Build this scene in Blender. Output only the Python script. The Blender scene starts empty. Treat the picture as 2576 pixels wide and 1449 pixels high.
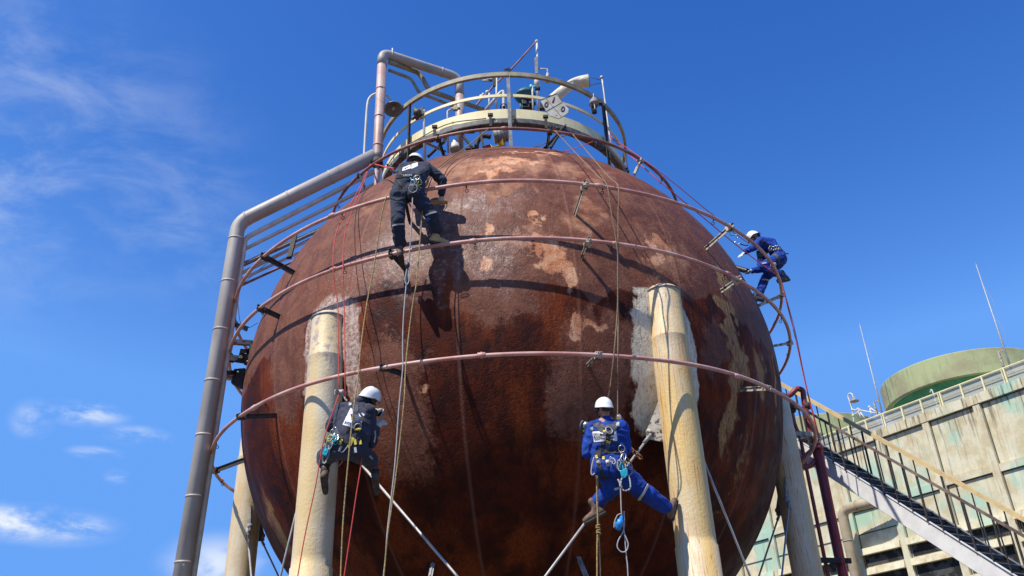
import bpy, bmesh, math, random
import numpy as np
from mathutils import Vector, Matrix
from mathutils.bvhtree import BVHTree

R = math.radians
random.seed(7)
sc = bpy.context.scene
COL = sc.collection

# ------------------------------------------------------------------ camera
PITCH, ROLL = R(28.71), R(-2.26)
FP = 3443 / 1.5652                    # focal length in units of a 2576-wide picture
CAM = np.array([.086, -15.925, 1.6])  # tank axis stands on the world origin
ZC = 7.657                            # height of the sphere's centre
RS = 5.0                              # radius of the sphere
fw = np.array([0, math.cos(PITCH), math.sin(PITCH)])
up0 = np.array([0, -math.sin(PITCH), math.cos(PITCH)])
rt0 = np.array([1., 0, 0])
rt = rt0 * math.cos(ROLL) + up0 * math.sin(ROLL)
up = -rt0 * math.sin(ROLL) + up0 * math.cos(ROLL)
cd = bpy.data.cameras.new('camera')
cam = bpy.data.objects.new('camera', cd)
COL.objects.link(cam)
cd.sensor_width = 36
cd.lens = 3443 / 4032 * 36
cd.clip_start = .1
cd.clip_end = 3000
M = Matrix((tuple(rt), tuple(up), tuple(-fw))).transposed().to_4x4()
M.translation = Vector(CAM)
cam.matrix_world = M
sc.camera = cam
sc.render.resolution_x, sc.render.resolution_y = 1024, 576
sc.render.engine = 'CYCLES'

# ------------------------------------------------------------------ light
SKYS, EXPO = .12, .3
SUN_AZ, SUN_EL = R(-136), R(55)       # azimuth counted from +Y towards +X
SD = Vector((math.sin(SUN_AZ) * math.cos(SUN_EL), math.cos(SUN_AZ) * math.cos(SUN_EL), math.sin(SUN_EL)))
sl = bpy.data.lights.new('sun', 'SUN')
sl.energy = 4.9
sl.angle = R(.53)
sl.color = (1, .93, .82)
so = bpy.data.objects.new('sun', sl)
COL.objects.link(so)
so.rotation_euler = SD.to_track_quat('Z', 'Y').to_euler()
so.location = (-20, -20, 30)
sc.view_settings.view_transform = 'Standard'
sc.view_settings.look = 'None'
sc.view_settings.exposure = EXPO
sc.view_settings.gamma = 1

def setup_world():
    w = bpy.data.worlds.new('World')
    sc.world = w
    w.use_nodes = True
    nt = w.node_tree
    nt.nodes.clear()
    N = nt.nodes.new
    L = nt.links.new
    sky = N('ShaderNodeTexSky')
    sky.sky_type = 'NISHITA'
    sky.sun_disc = False
    sky.sun_elevation = SUN_EL
    sky.sun_rotation = SUN_AZ
    sky.altitude = 0
    sky.air_density = 1.0
    sky.dust_density = .3
    sky.ozone_density = 4.5
    bg = N('ShaderNodeBackground')
    bg.inputs[1].default_value = SKYS
    out = N('ShaderNodeOutputWorld')
    tc = N('ShaderNodeTexCoord')
    # wisps of cloud: soft patches in chosen directions broken up by stretched noise
    acc = None
    # deepen the sky blue per channel (polarised, contrasty phone sky) and hold back the horizon glow
    sp = N('ShaderNodeSeparateColor'); L(sky.outputs[0], sp.inputs[0]); cb = N('ShaderNodeCombineColor')
    for i_, (cap, ref, pw, val) in enumerate(((1.18, 1.08, 2.7, .112), (2.1, 1.91, 1.9, .315), (3.9, 3.59, 1.3, .84))):
        mn = N('ShaderNodeMath'); mn.operation = 'MINIMUM'; L(sp.outputs[i_], mn.inputs[0]); mn.inputs[1].default_value = cap
        dv = N('ShaderNodeMath'); dv.operation = 'DIVIDE'; L(mn.outputs[0], dv.inputs[0]); dv.inputs[1].default_value = ref
        po = N('ShaderNodeMath'); po.operation = 'POWER'; L(dv.outputs[0], po.inputs[0]); po.inputs[1].default_value = pw
        ml_ = N('ShaderNodeMath'); ml_.operation = 'MULTIPLY'; L(po.outputs[0], ml_.inputs[0]); ml_.inputs[1].default_value = val / (SKYS * 2 ** EXPO)
        L(ml_.outputs[0], cb.inputs[i_])
    hs = cb
    nz = N('ShaderNodeTexNoise'); nz.inputs['Scale'].default_value = 11; nz.inputs['Detail'].default_value = 9
    nz.inputs['Roughness'].default_value = .62; nz.inputs['Distortion'].default_value = .35
    mp = N('ShaderNodeMapping'); mp.inputs['Rotation'].default_value = (.2, .5, .9)
    mp.inputs['Scale'].default_value = (.7, 1.4, 2.2)
    L(tc.outputs['Generated'], mp.inputs[0]); L(mp.outputs[0], nz.inputs['Vector'])
    def blob(x, y, ang, power, gain, lo, hi, zs=1.0):
        nonlocal acc
        d = ray(x, y)
        dp = N('ShaderNodeVectorMath'); dp.operation = 'SUBTRACT'
        L(tc.outputs['Generated'], dp.inputs[0]); dp.inputs[1].default_value = tuple(d)
        ml = N('ShaderNodeVectorMath'); ml.operation = 'MULTIPLY'
        L(dp.outputs[0], ml.inputs[0]); ml.inputs[1].default_value = (1, 1, zs)
        ln = N('ShaderNodeVectorMath'); ln.operation = 'LENGTH'; L(ml.outputs[0], ln.inputs[0])
        mr = N('ShaderNodeMapRange'); mr.interpolation_type = 'SMOOTHSTEP'
        L(ln.outputs['Value'], mr.inputs[0])
        mr.inputs[1].default_value = 0; mr.inputs[2].default_value = ang
        mr.inputs[3].default_value = 1; mr.inputs[4].default_value = 0
        m2 = N('ShaderNodeMapRange'); m2.interpolation_type = 'SMOOTHSTEP'
        L(nz.outputs['Fac'], m2.inputs[0]); m2.inputs[1].default_value = lo; m2.inputs[2].default_value = hi
        mu = N('ShaderNodeMath'); mu.operation = 'MULTIPLY'; L(mr.outputs[0], mu.inputs[0]); L(m2.outputs[0], mu.inputs[1])
        mg = N('ShaderNodeMath'); mg.operation = 'MULTIPLY'; L(mu.outputs[0], mg.inputs[0]); mg.inputs[1].default_value = gain
        if acc is None: acc = mg.outputs[0]
        else:
            ad = N('ShaderNodeMath'); ad.operation = 'ADD'; L(acc, ad.inputs[0]); L(mg.outputs[0], ad.inputs[1]); acc = ad.outputs[0]
    blob(-80, 60, .20, 1, .11, .30, .85)
    blob(20, 110, .10, 1, .09, .30, .85)
    blob(120, 250, .12, 1, .10, .36, .80)
    blob(-20, 440, .10, 1, .22, .36, .80)
    blob(60, 620, .14, 1, .14, .30, .85)
    blob(330, 380, .16, 1, .16, .35, .75)
    blob(480, 590, .12, 1, .12, .35, .75)
    blob(110, 1322, .085, 1, .65, .34, .62, 3.6)
    blob(20, 1312, .045, 1, .6, .40, .62, 2.)
    blob(190, 1325, .035, 1, .6, .40, .62, 2.4)
    blob(545, 1418, .070, 1, .75, .32, .62, 1.8)
    blob(215, 1040, .05, 1, .75, .42, .62, 3.0)
    blob(350, 1098, .04, 1, .7, .42, .62, 3.0)
    blob(245, 1140, .035, 1, .6, .42, .62, 4)
    blob(80, 1055, .025, 1, .45, .40, .62, 1)
    blob(300, 1198, .02, 1, .5, .40, .62, 2)
    mx = N('ShaderNodeMix'); mx.data_type = 'RGBA'; mx.clamp_factor = True
    L(acc, mx.inputs[0]); L(hs.outputs[0], mx.inputs[6]); mx.inputs[7].default_value = (.92 / (SKYS * 2 ** EXPO), .97 / (SKYS * 2 ** EXPO), 1.02 / (SKYS * 2 ** EXPO), 1)
    L(mx.outputs[2], bg.inputs[0]); L(bg.outputs[0], out.inputs[0])

def ray(x, y):
    v = fw + (x - 1288) / FP * rt - (y - 724.5) / FP * up
    return v / np.linalg.norm(v)
def aty(x, y, Y):
    v = ray(x, y); return CAM + v * (Y - CAM[1]) / v[1]
def atx(x, y, X):
    v = ray(x, y); return CAM + v * (X - CAM[0]) / v[0]
def atz(x, y, Z):
    v = ray(x, y); return CAM + v * (Z - CAM[2]) / v[2]
def sph(x, y, r=RS):
    v = ray(x, y); o = CAM - np.array([0, 0, ZC]); b = o @ v; c = o @ o - r * r; dd = b * b - c
    return CAM + v * (-b - math.sqrt(dd)) if dd > 0 else CAM + v * (-b)
def proj(P):
    v = np.asarray(P, float) - CAM; d = v @ fw
    return np.array((1288 + FP * (v @ rt) / d, 724.5 - FP * (v @ up) / d))
# picture-crop coordinates used when measuring the photograph
def K(ox, oy, s): return lambda X, Y: (ox + s * X, oy + s * Y)
KT = K(862.5, 76.67, .29981); KU = K(958.3, 223.6, .15433); KS = K(1309.7, 159.7, .13228)
KJ = K(881.7, 370.6, .07937); KB = K(543.1, 798.6, .15433)
K1 = K(926.4, 357.8, .24697); K2 = K(766.7, 945.6, .21156); K3 = K(1776.1, 523.9, .17649); K4 = K(1431.1, 977.5, .3086)
K6 = K(1916.7, 638.9, .55921); K5 = K(1916.6, 926.4, .3605); KW = K(2108.4, 926.4, .36055)
KL = K(408.9, 357.8, .41433); KM = K(408.9, 894.5, .3826); KC = K(958.3, 447.2, .3528); KR = K(1533.4, 670.8, .5369)
setup_world()

# ------------------------------------------------------------------ numpy noise
_rng = np.random.RandomState(3)
_perm = _rng.permutation(4096).astype(np.int64)
_val = _rng.rand(4096)
def vnoise(p):
    i = np.floor(p).astype(np.int64); f = p - i; f = f * f * (3 - 2 * f)
    def h(a, b, c):
        return _val[_perm[(_perm[(_perm[a & 4095] + b) & 4095] + c) & 4095]]
    r = 0
    for dx in (0, 1):
        wx = f[:, 0] if dx else 1 - f[:, 0]
        for dy in (0, 1):
            wy = f[:, 1] if dy else 1 - f[:, 1]
            for dz in (0, 1):
                wz = f[:, 2] if dz else 1 - f[:, 2]
                r = r + wx * wy * wz * h(i[:, 0] + dx, i[:, 1] + dy, i[:, 2] + dz)
    return r
def fbm(p, o=4):
    p = np.asarray(p, float); a = .5; s = 0; t = 0
    for k in range(o):
        s = s + a * vnoise(p + 17.3 * k); t += a; a *= .55; p = p * 2.03
    return s / t
def sstep(a, b, x):
    t = np.clip((x - a) / (b - a), 0, 1); return t * t * (3 - 2 * t)

# ------------------------------------------------------------------ objects
def tagit(o, label=None, cat=None, group=None, kind=None):
    if label: o['label'] = label
    if cat: o['category'] = cat
    if group: o['group'] = group
    if kind: o['kind'] = kind
    return o
def thing(name, loc, label, cat, group=None):
    o = bpy.data.objects.new(name, None); COL.objects.link(o)
    o.location = Vector([float(c) for c in loc]); o.empty_display_size = .2
    o['w'] = 0; del o['w']
    return tagit(o, label, cat, group)
def world_loc(o):
    v = Vector(o.location)
    return v
def attach(o, parent):
    if parent is None: return
    o.parent = parent
    if parent.type == 'EMPTY': o.matrix_parent_inverse = Matrix.Translation(-Vector(parent.location))
class MB:
    def __init__(s): s.v = []; s.f = []; s.sm = []
    def add(s, v, f, smooth=True):
        b = len(s.v); s.v += [tuple(map(float, q)) for q in v]
        for q in f: s.f.append(tuple(b + i for i in q)); s.sm.append(smooth)
        return s
    def box(s, c, size, X=(1, 0, 0), Z=(0, 0, 1)):
        X = np.array(X, float); X /= np.linalg.norm(X); Z = np.array(Z, float)
        Y = np.cross(Z, X); Y /= np.linalg.norm(Y); Z = np.cross(X, Y)
        c = np.array(c, float); v = []
        for i in (-1, 1):
            for j in (-1, 1):
                for k in (-1, 1): v.append(c + X * i * size[0] / 2 + Y * j * size[1] / 2 + Z * k * size[2] / 2)
        return s.add(v, [(0, 1, 3, 2), (4, 6, 7, 5), (0, 4, 5, 1), (2, 3, 7, 6), (0, 2, 6, 4), (1, 5, 7, 3)], False)
    def bar(s, a, b, w, h, Z=(0, 0, 1)):
        a = np.array(a, float); b = np.array(b, float); d = b - a; L = np.linalg.norm(d)
        if abs(np.dot(d / L, Z)) > .97: Z = (0, 1, 0)
        return s.box((a + b) / 2, (L, w, h), d, Z)
    def ngon(s, pts, th, nrm):
        nrm = np.array(nrm, float); nrm /= np.linalg.norm(nrm); n = len(pts)
        a = [np.array(p, float) - nrm * th / 2 for p in pts]; b = [np.array(p, float) + nrm * th / 2 for p in pts]
        f = [tuple(range(n - 1, -1, -1)), tuple(range(n, 2 * n))] + [(i, (i + 1) % n, n + (i + 1) % n, n + i) for i in range(n)]
        return s.add(a + b, f, False)
    def tube(s, pts, r, n=12, caps=True, closed=False, phase=0):
        P = np.array(pts, float); m = len(P); rr = np.full(m, r) if np.isscalar(r) else np.array(r, float)
        if closed: T = np.roll(P, -1, 0) - np.roll(P, 1, 0)
        else: T = np.gradient(P, axis=0)
        T /= np.linalg.norm(T, axis=1)[:, None] + 1e-12
        u = np.cross(T[0], (0, 0, 1.)) if abs(T[0][2]) < .9 else np.cross(T[0], (0, 1., 0))
        u /= np.linalg.norm(u); v = []
        for i in range(m):
            u = u - T[i] * (u @ T[i]); u /= np.linalg.norm(u); w = np.cross(T[i], u)
            for k in range(n):
                a = 2 * math.pi * k / n + phase; v.append(P[i] + rr[i] * (math.cos(a) * u + math.sin(a) * w))
        f = []
        for i in range(m if closed else m - 1):
            j = (i + 1) % m
            for k in range(n): f.append((i * n + k, i * n + (k + 1) % n, j * n + (k + 1) % n, j * n + k))
        s.add(v, f)
        if caps and not closed:
            b = len(s.v) - m * n
            s.f.append(tuple(b + k for k in range(n - 1, -1, -1))); s.sm.append(False)
            s.f.append(tuple(b + (m - 1) * n + k for k in range(n))); s.sm.append(False)
        return s
    def ring(s, c, r, tr, axis=(0, 0, 1), n=32, m=8, a0=0, a1=360):
        A = np.array(axis, float); A /= np.linalg.norm(A)
        x = np.cross(A, (0, 1., .01)) if abs(A[1]) < .9 else np.cross(A, (1., 0, 0)); x /= np.linalg.norm(x); y = np.cross(A, x)
        full = a1 - a0 >= 360
        t = np.radians(np.linspace(a0, a1, n, endpoint=not full))
        return s.tube([np.array(c) + r * (math.cos(q) * x + math.sin(q) * y) for q in t], tr, m, closed=full)
    def ball(s, c, r, n=12, m=8, rot=None):
        r = np.array((r, r, r) if np.isscalar(r) else r, float); v = []
        for i in range(m + 1):
            th = math.pi * i / m
            for k in range(n):
                ph = 2 * math.pi * k / n
                q = np.array((math.sin(th) * math.cos(ph), math.sin(th) * math.sin(ph), math.cos(th))) * r
                if rot is not None: q = rot @ q
                v.append(np.array(c) + q)
        f = [(i * n + k, (i + 1) * n + k, (i + 1) * n + (k + 1) % n, i * n + (k + 1) % n) for i in range(m) for k in range(n)]
        return s.add(v, f)
    def lathe(s, c, prof, axis=(0, 0, 1), n=24):
        A = np.array(axis, float); A /= np.linalg.norm(A)
        P = [np.array(c) + A * h for r_, h in prof]
        x = np.cross(A, (0, 1., .01)) if abs(A[1]) < .9 else np.cross(A, (1., 0, 0)); x /= np.linalg.norm(x); y = np.cross(A, x)
        v = []
        for (r_, h) in prof:
            for k in range(n):
                a = 2 * math.pi * k / n; v.append(np.array(c) + A * h + max(r_, 1e-4) * (math.cos(a) * x + math.sin(a) * y))
        f = [(i * n + k, i * n + (k + 1) % n, (i + 1) * n + (k + 1) % n, (i + 1) * n + k) for i in range(len(prof) - 1) for k in range(n)]
        return s.add(v, f)
    def strip(s, prof, path_r, z0, a0, a1, n, C=(0, 0)):
        """sweep a closed (dr,dz) profile round the vertical axis"""
        t = np.radians(np.linspace(a0, a1, n)); m = len(prof); v = []
        for q in t:
            for dr, dz in prof: v.append((C[0] + (path_r + dr) * math.cos(q), C[1] + (path_r + dr) * math.sin(q), z0 + dz))
        f = [(i * m + k, (i + 1) * m + k, (i + 1) * m + (k + 1) % m, i * m + (k + 1) % m) for i in range(n - 1) for k in range(m)]
        return s.add(v, f, False)
    def build(s, name, mat, parent=None, label=None, bevel=0):
        me = bpy.data.meshes.new(name)
        me.from_pydata(s.v, [], s.f)
        me.polygons.foreach_set('use_smooth', s.sm)
        bm = bmesh.new(); bm.from_mesh(me)
        bmesh.ops.recalc_face_normals(bm, faces=bm.faces)
        bm.to_mesh(me); bm.free()
        o = bpy.data.objects.new(name, me); COL.objects.link(o)
        if mat: me.materials.append(mat)
        if bevel:
            b = o.modifiers.new('bevel', 'BEVEL'); b.width = bevel; b.segments = 2; b.limit_method = 'ANGLE'
        attach(o, parent)
        if label: o['label'] = label
        return o
def catmull(P, n=8):
    P = [np.array(p, float) for p in P]; Q = [2 * P[0] - P[1]] + P + [2 * P[-1] - P[-2]]; out = []
    for i in range(1, len(Q) - 2):
        a, b, c, d = Q[i - 1:i + 3]
        for k in range(n):
            t = k / n
            out.append(.5 * ((2 * b) + (c - a) * t + (2 * a - 5 * b + 4 * c - d) * t * t + (3 * b - a - 3 * c + d) * t ** 3))
    out.append(Q[-2]); return out
def fillet(P, rad, n=6):
    P = [np.array(p, float) for p in P]; out = [P[0]]
    for i in range(1, len(P) - 1):
        a = P[i - 1] - P[i]; b = P[i + 1] - P[i]; la, lb = np.linalg.norm(a), np.linalg.norm(b)
        r_ = min(rad, la * .48, lb * .48); A = P[i] + a / la * r_; B = P[i] + b / lb * r_
        for k in range(n + 1):
            t = k / n; out.append((1 - t) ** 2 * A + 2 * t * (1 - t) * P[i] + t * t * B)
    out.append(P[-1]); return out

# ------------------------------------------------------------------ materials
def new_mat(name):
    m = bpy.data.materials.new(name); m.use_nodes = True
    nt = m.node_tree; b = nt.nodes['Principled BSDF']; return m, nt, b
class NB:
    def __init__(s, nt): s.nt = nt
    def n(s, t, **k):
        x = s.nt.nodes.new(t)
        for a, b in k.items(): setattr(x, a, b)
        return x
    def L(s, a, b): s.nt.links.new(a, b)
    def co(s, scale=(1, 1, 1), rot=(0, 0, 0)):
        t = s.n('ShaderNodeTexCoord'); m = s.n('ShaderNodeMapping'); s.L(t.outputs['Object'], m.inputs[0])
        m.inputs['Scale'].default_value = scale; m.inputs['Rotation'].default_value = rot; return m.outputs[0]
    def noise(s, vec, scale, detail=6, rough=.6, dist=0):
        x = s.n('ShaderNodeTexNoise'); s.L(vec, x.inputs['Vector']); x.inputs['Scale'].default_value = scale
        x.inputs['Detail'].default_value = detail; x.inputs['Roughness'].default_value = rough; x.inputs['Distortion'].default_value = dist
        return x.outputs['Fac']
    def mr(s, v, a, b, c=0, d=1, smooth=True):
        x = s.n('ShaderNodeMapRange')
        if smooth: x.interpolation_type = 'SMOOTHSTEP'
        s.inp(x.inputs[0], v)
        for i, q in enumerate((a, b, c, d)): s.inp(x.inputs[i + 1], q)
        return x.outputs[0]
    def inp(s, sock, v):
        if isinstance(v, (int, float)): sock.default_value = v
        elif isinstance(v, tuple): sock.default_value = v if len(v) == 4 else v + (1,)
        else: s.L(v, sock)
    def math(s, op, a, b=0):
        x = s.n('ShaderNodeMath', operation=op); s.inp(x.inputs[0], a); s.inp(x.inputs[1], b); return x.outputs[0]
    def mix(s, f, a, b):
        x = s.n('ShaderNodeMix', data_type='RGBA'); s.inp(x.inputs[0], f); s.inp(x.inputs[6], a); s.inp(x.inputs[7], b); return x.outputs[2]
    def bump(s, b, h, strength=.3, dist=.02, prev=None):
        x = s.n('ShaderNodeBump'); x.inputs['Strength'].default_value = strength; x.inputs['Distance'].default_value = dist
        s.L(h, x.inputs['Height'])
        if prev is not None: s.L(prev, x.inputs['Normal'])
        if b is not None: s.L(x.outputs[0], b.inputs['Normal'])
        return x.outputs[0]
    def attr(s, name):
        x = s.n('ShaderNodeAttribute'); x.attribute_name = name; return x.outputs['Fac']
MATS = {}
def mat(name, c1, c2=None, rough=.6, metal=0, scale=6, lo=.35, hi=.65, zs=1, c3=None, lo3=.6, hi3=.7, sc3=14, bump=.2, bscale=60, bdist=.004, sheen=0):
    if name in MATS: return MATS[name]
    m, nt, b = new_mat(name); q = NB(nt)
    v = q.co((1, 1, zs))
    col = c1
    if c2: col = q.mix(q.mr(q.noise(v, scale, 7), lo, hi), c1, c2)
    if c3: col = q.mix(q.mr(q.noise(v, sc3, 8, .65), lo3, hi3), col, c3)
    q.inp(b.inputs['Base Color'], col)
    b.inputs['Roughness'].default_value = rough; b.inputs['Metallic'].default_value = metal
    if bump: q.bump(b, q.noise(q.co(), bscale, 5), bump, bdist)
    if sheen: b.inputs['Sheen Weight'].default_value = sheen
    MATS[name] = m; return m
PINK = mat('pink_pipe_paint', (.44, .19, .16), (.60, .36, .31), .5, scale=3, c3=(.55, .45, .38), lo3=.62, hi3=.72, sc3=9)
DPIPE = mat('dull_red_pipe_paint', (.20, .075, .06), (.34, .16, .13), .55, scale=3, c3=(.4, .3, .25), lo3=.66, hi3=.76, sc3=9)
RED = mat('deep_red_pipe_paint', (.17, .02, .025), (.25, .045, .045), .45, scale=2)
BLACKST = mat('corroded_black_steel', (.018, .016, .015), (.05, .042, .036), .75, scale=14, c3=(.16, .10, .06), lo3=.66, hi3=.74)
PEEL = mat('peeling_white_steel', (.5, .46, .38), (.36, .32, .26), .7, scale=8, c3=(.05, .035, .03), lo3=.5, hi3=.58, sc3=12)
CLAD = mat('aluminium_cladding', (.33, .30, .27), (.44, .405, .365), .55, metal=.05, scale=1.5, zs=.5, c3=(.26, .14, .12), lo3=.55, hi3=.8, sc3=2)
CLADP = mat('pinkish_cladding', (.36, .22, .19), (.42, .33, .30), .55, metal=.15, scale=3, c3=(.22, .19, .18), lo3=.55, hi3=.62, sc3=5)
GALV = mat('galvanised_steel', (.33, .33, .32), (.45, .44, .42), .5, metal=.3, scale=6)
LGREY = mat('light_grey_pipe', (.50, .48, .43), (.64, .61, .54), .55, scale=6, c3=(.3, .16, .08), lo3=.7, hi3=.78)
OLIVE = mat('olive_rail_steel', (.22, .19, .12), (.36, .32, .2), .6, scale=4, c3=(.05, .04, .035), lo3=.66, hi3=.72, sc3=5)
CREAMP = mat('cream_yellow_paint', (.80, .72, .42), (.70, .60, .33), .55, scale=3, c3=(.25, .18, .1), lo3=.68, hi3=.76, sc3=6)
GREYST = mat('grey_flaked_steel', (.17, .17, .17), (.32, .32, .32), .6, scale=9, c3=(.03, .03, .03), lo3=.62, hi3=.68)
WHITEP = mat('white_plastic', (.8, .8, .78), (.72, .72, .70), .35, scale=20, bump=0)
BLACKP = mat('black_plastic', (.015, .015, .016), (.03, .03, .032), .45, scale=20, bump=0)
WEB = mat('grey_webbing', (.05, .05, .055), (.10, .10, .105), .8, scale=40)
BWEB = mat('black_webbing', (.012, .012, .014), (.03, .03, .032), .8, scale=40)
YEL = mat('yellow_webbing', (.65, .5, .06), (.55, .42, .08), .7, scale=40)
ALU = mat('bare_aluminium', (.6, .6, .6), (.5, .5, .5), .3, metal=.9, scale=10, bump=0)
TEAL = mat('teal_anodised', (.02, .32, .42), (.04, .42, .5), .35, metal=.3, scale=20, bump=0)
GLOVE = mat('white_work_glove', (.62, .58, .5), (.5, .45, .38), .85, scale=30, bump=.3)
BOOT = mat('brown_boot_leather', (.085, .048, .03), (.15, .095, .065), .7, scale=20, c3=(.3, .26, .22), lo3=.6, hi3=.7, sc3=25)
TANB = mat('tan_boot_leather', (.42, .24, .09), (.5, .32, .15), .7, scale=20, c3=(.2, .12, .05), lo3=.6, hi3=.7)
BBOOT = mat('black_boot_leather', (.03, .03, .035), (.08, .08, .085), .6, scale=20)
SOLE = mat('rubber_sole', (.03, .025, .02), (.07, .06, .05), .85, scale=20)
SKIN = mat('skin', (.16, .075, .045), (.2, .10, .06), .55, scale=20, bump=.1)
SKINL = mat('light_skin', (.42, .22, .15), (.36, .18, .12), .55, scale=20, bump=.1)
NAVY = mat('navy_coverall_cloth', (.026, .029, .050), (.042, .045, .072), .9, scale=5, bump=.5, bscale=22, bdist=.012, sheen=.05)
BLACKC = mat('dark_blue_coverall_cloth', (.012, .018, .038), (.020, .028, .055), .9, scale=5, bump=.5, bscale=22, bdist=.012, sheen=.05)
BLUE = mat('royal_blue_coverall_cloth', (.003, .048, .33), (.002, .028, .20), .9, scale=5, bump=.5, bscale=22, bdist=.012, sheen=0)
REFL = mat('reflective_tape', (.5, .5, .48), (.4, .4, .38), .4, scale=30, bump=0)
PANEL = mat('white_back_panel', (.80, .80, .80), (.66, .66, .68), .6, scale=14, bump=.3, bscale=30)
INK = mat('dark_lettering', (.03, .03, .05), None, .6, bump=0)
INKB = mat('blue_lettering', (.03, .06, .25), None, .6, bump=0)
LOGOB = mat('blue_gear_print', (.03, .12, .45), None, .6, bump=0)
GREYP = mat('grey_print', (.22, .22, .22), None, .6, bump=0)
ROPEY = mat('yellow_rope', (.45, .34, .13), (.16, .11, .05), .85, scale=90, lo=.42, hi=.58, bump=.6, bscale=150)
ROPEB = mat('tan_rope', (.30, .20, .10), (.12, .08, .05), .85, scale=90, lo=.42, hi=.58, bump=.6, bscale=150)
ROPEG = mat('grey_cable', (.30, .29, .29), (.38, .37, .37), .55, scale=20)
ROPER = mat('red_rope', (.62, .07, .055), (.38, .035, .03), .8, scale=90, lo=.42, hi=.6, bump=.5, bscale=150)
ROPEK = mat('black_cord', (.02, .02, .02), (.05, .04, .04), .8, scale=60)
ORANGE = mat('orange_tool_body', (.55, .28, .06), (.45, .22, .05), .5, scale=20)
DISC = mat('grinding_disc', (.35, .33, .31), (.2, .18, .17), .6, scale=20)
GOLD = mat('gold_metal', (.7, .38, .05), (.6, .3, .04), .35, metal=.8, scale=20)
BLUEPL = mat('blue_plug_plastic', (.02, .22, .62), (.03, .28, .7), .4, scale=20, bump=0)
CANVAS = mat('windsock_canvas', (.72, .66, .50), (.62, .55, .40), .85, scale=8, bump=.6, bscale=18, bdist=.02)
GREENM = mat('teal_valve_paint', (.02, .09, .11), (.03, .14, .16), .5, scale=10, c3=(.08, .05, .03), lo3=.66, hi3=.74)
SIGNM = mat('weathered_sign_enamel', (.50, .49, .44), (.40, .36, .27), .35, scale=9, c3=(.28, .13, .09), lo3=.60, hi3=.72, sc3=5)

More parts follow.
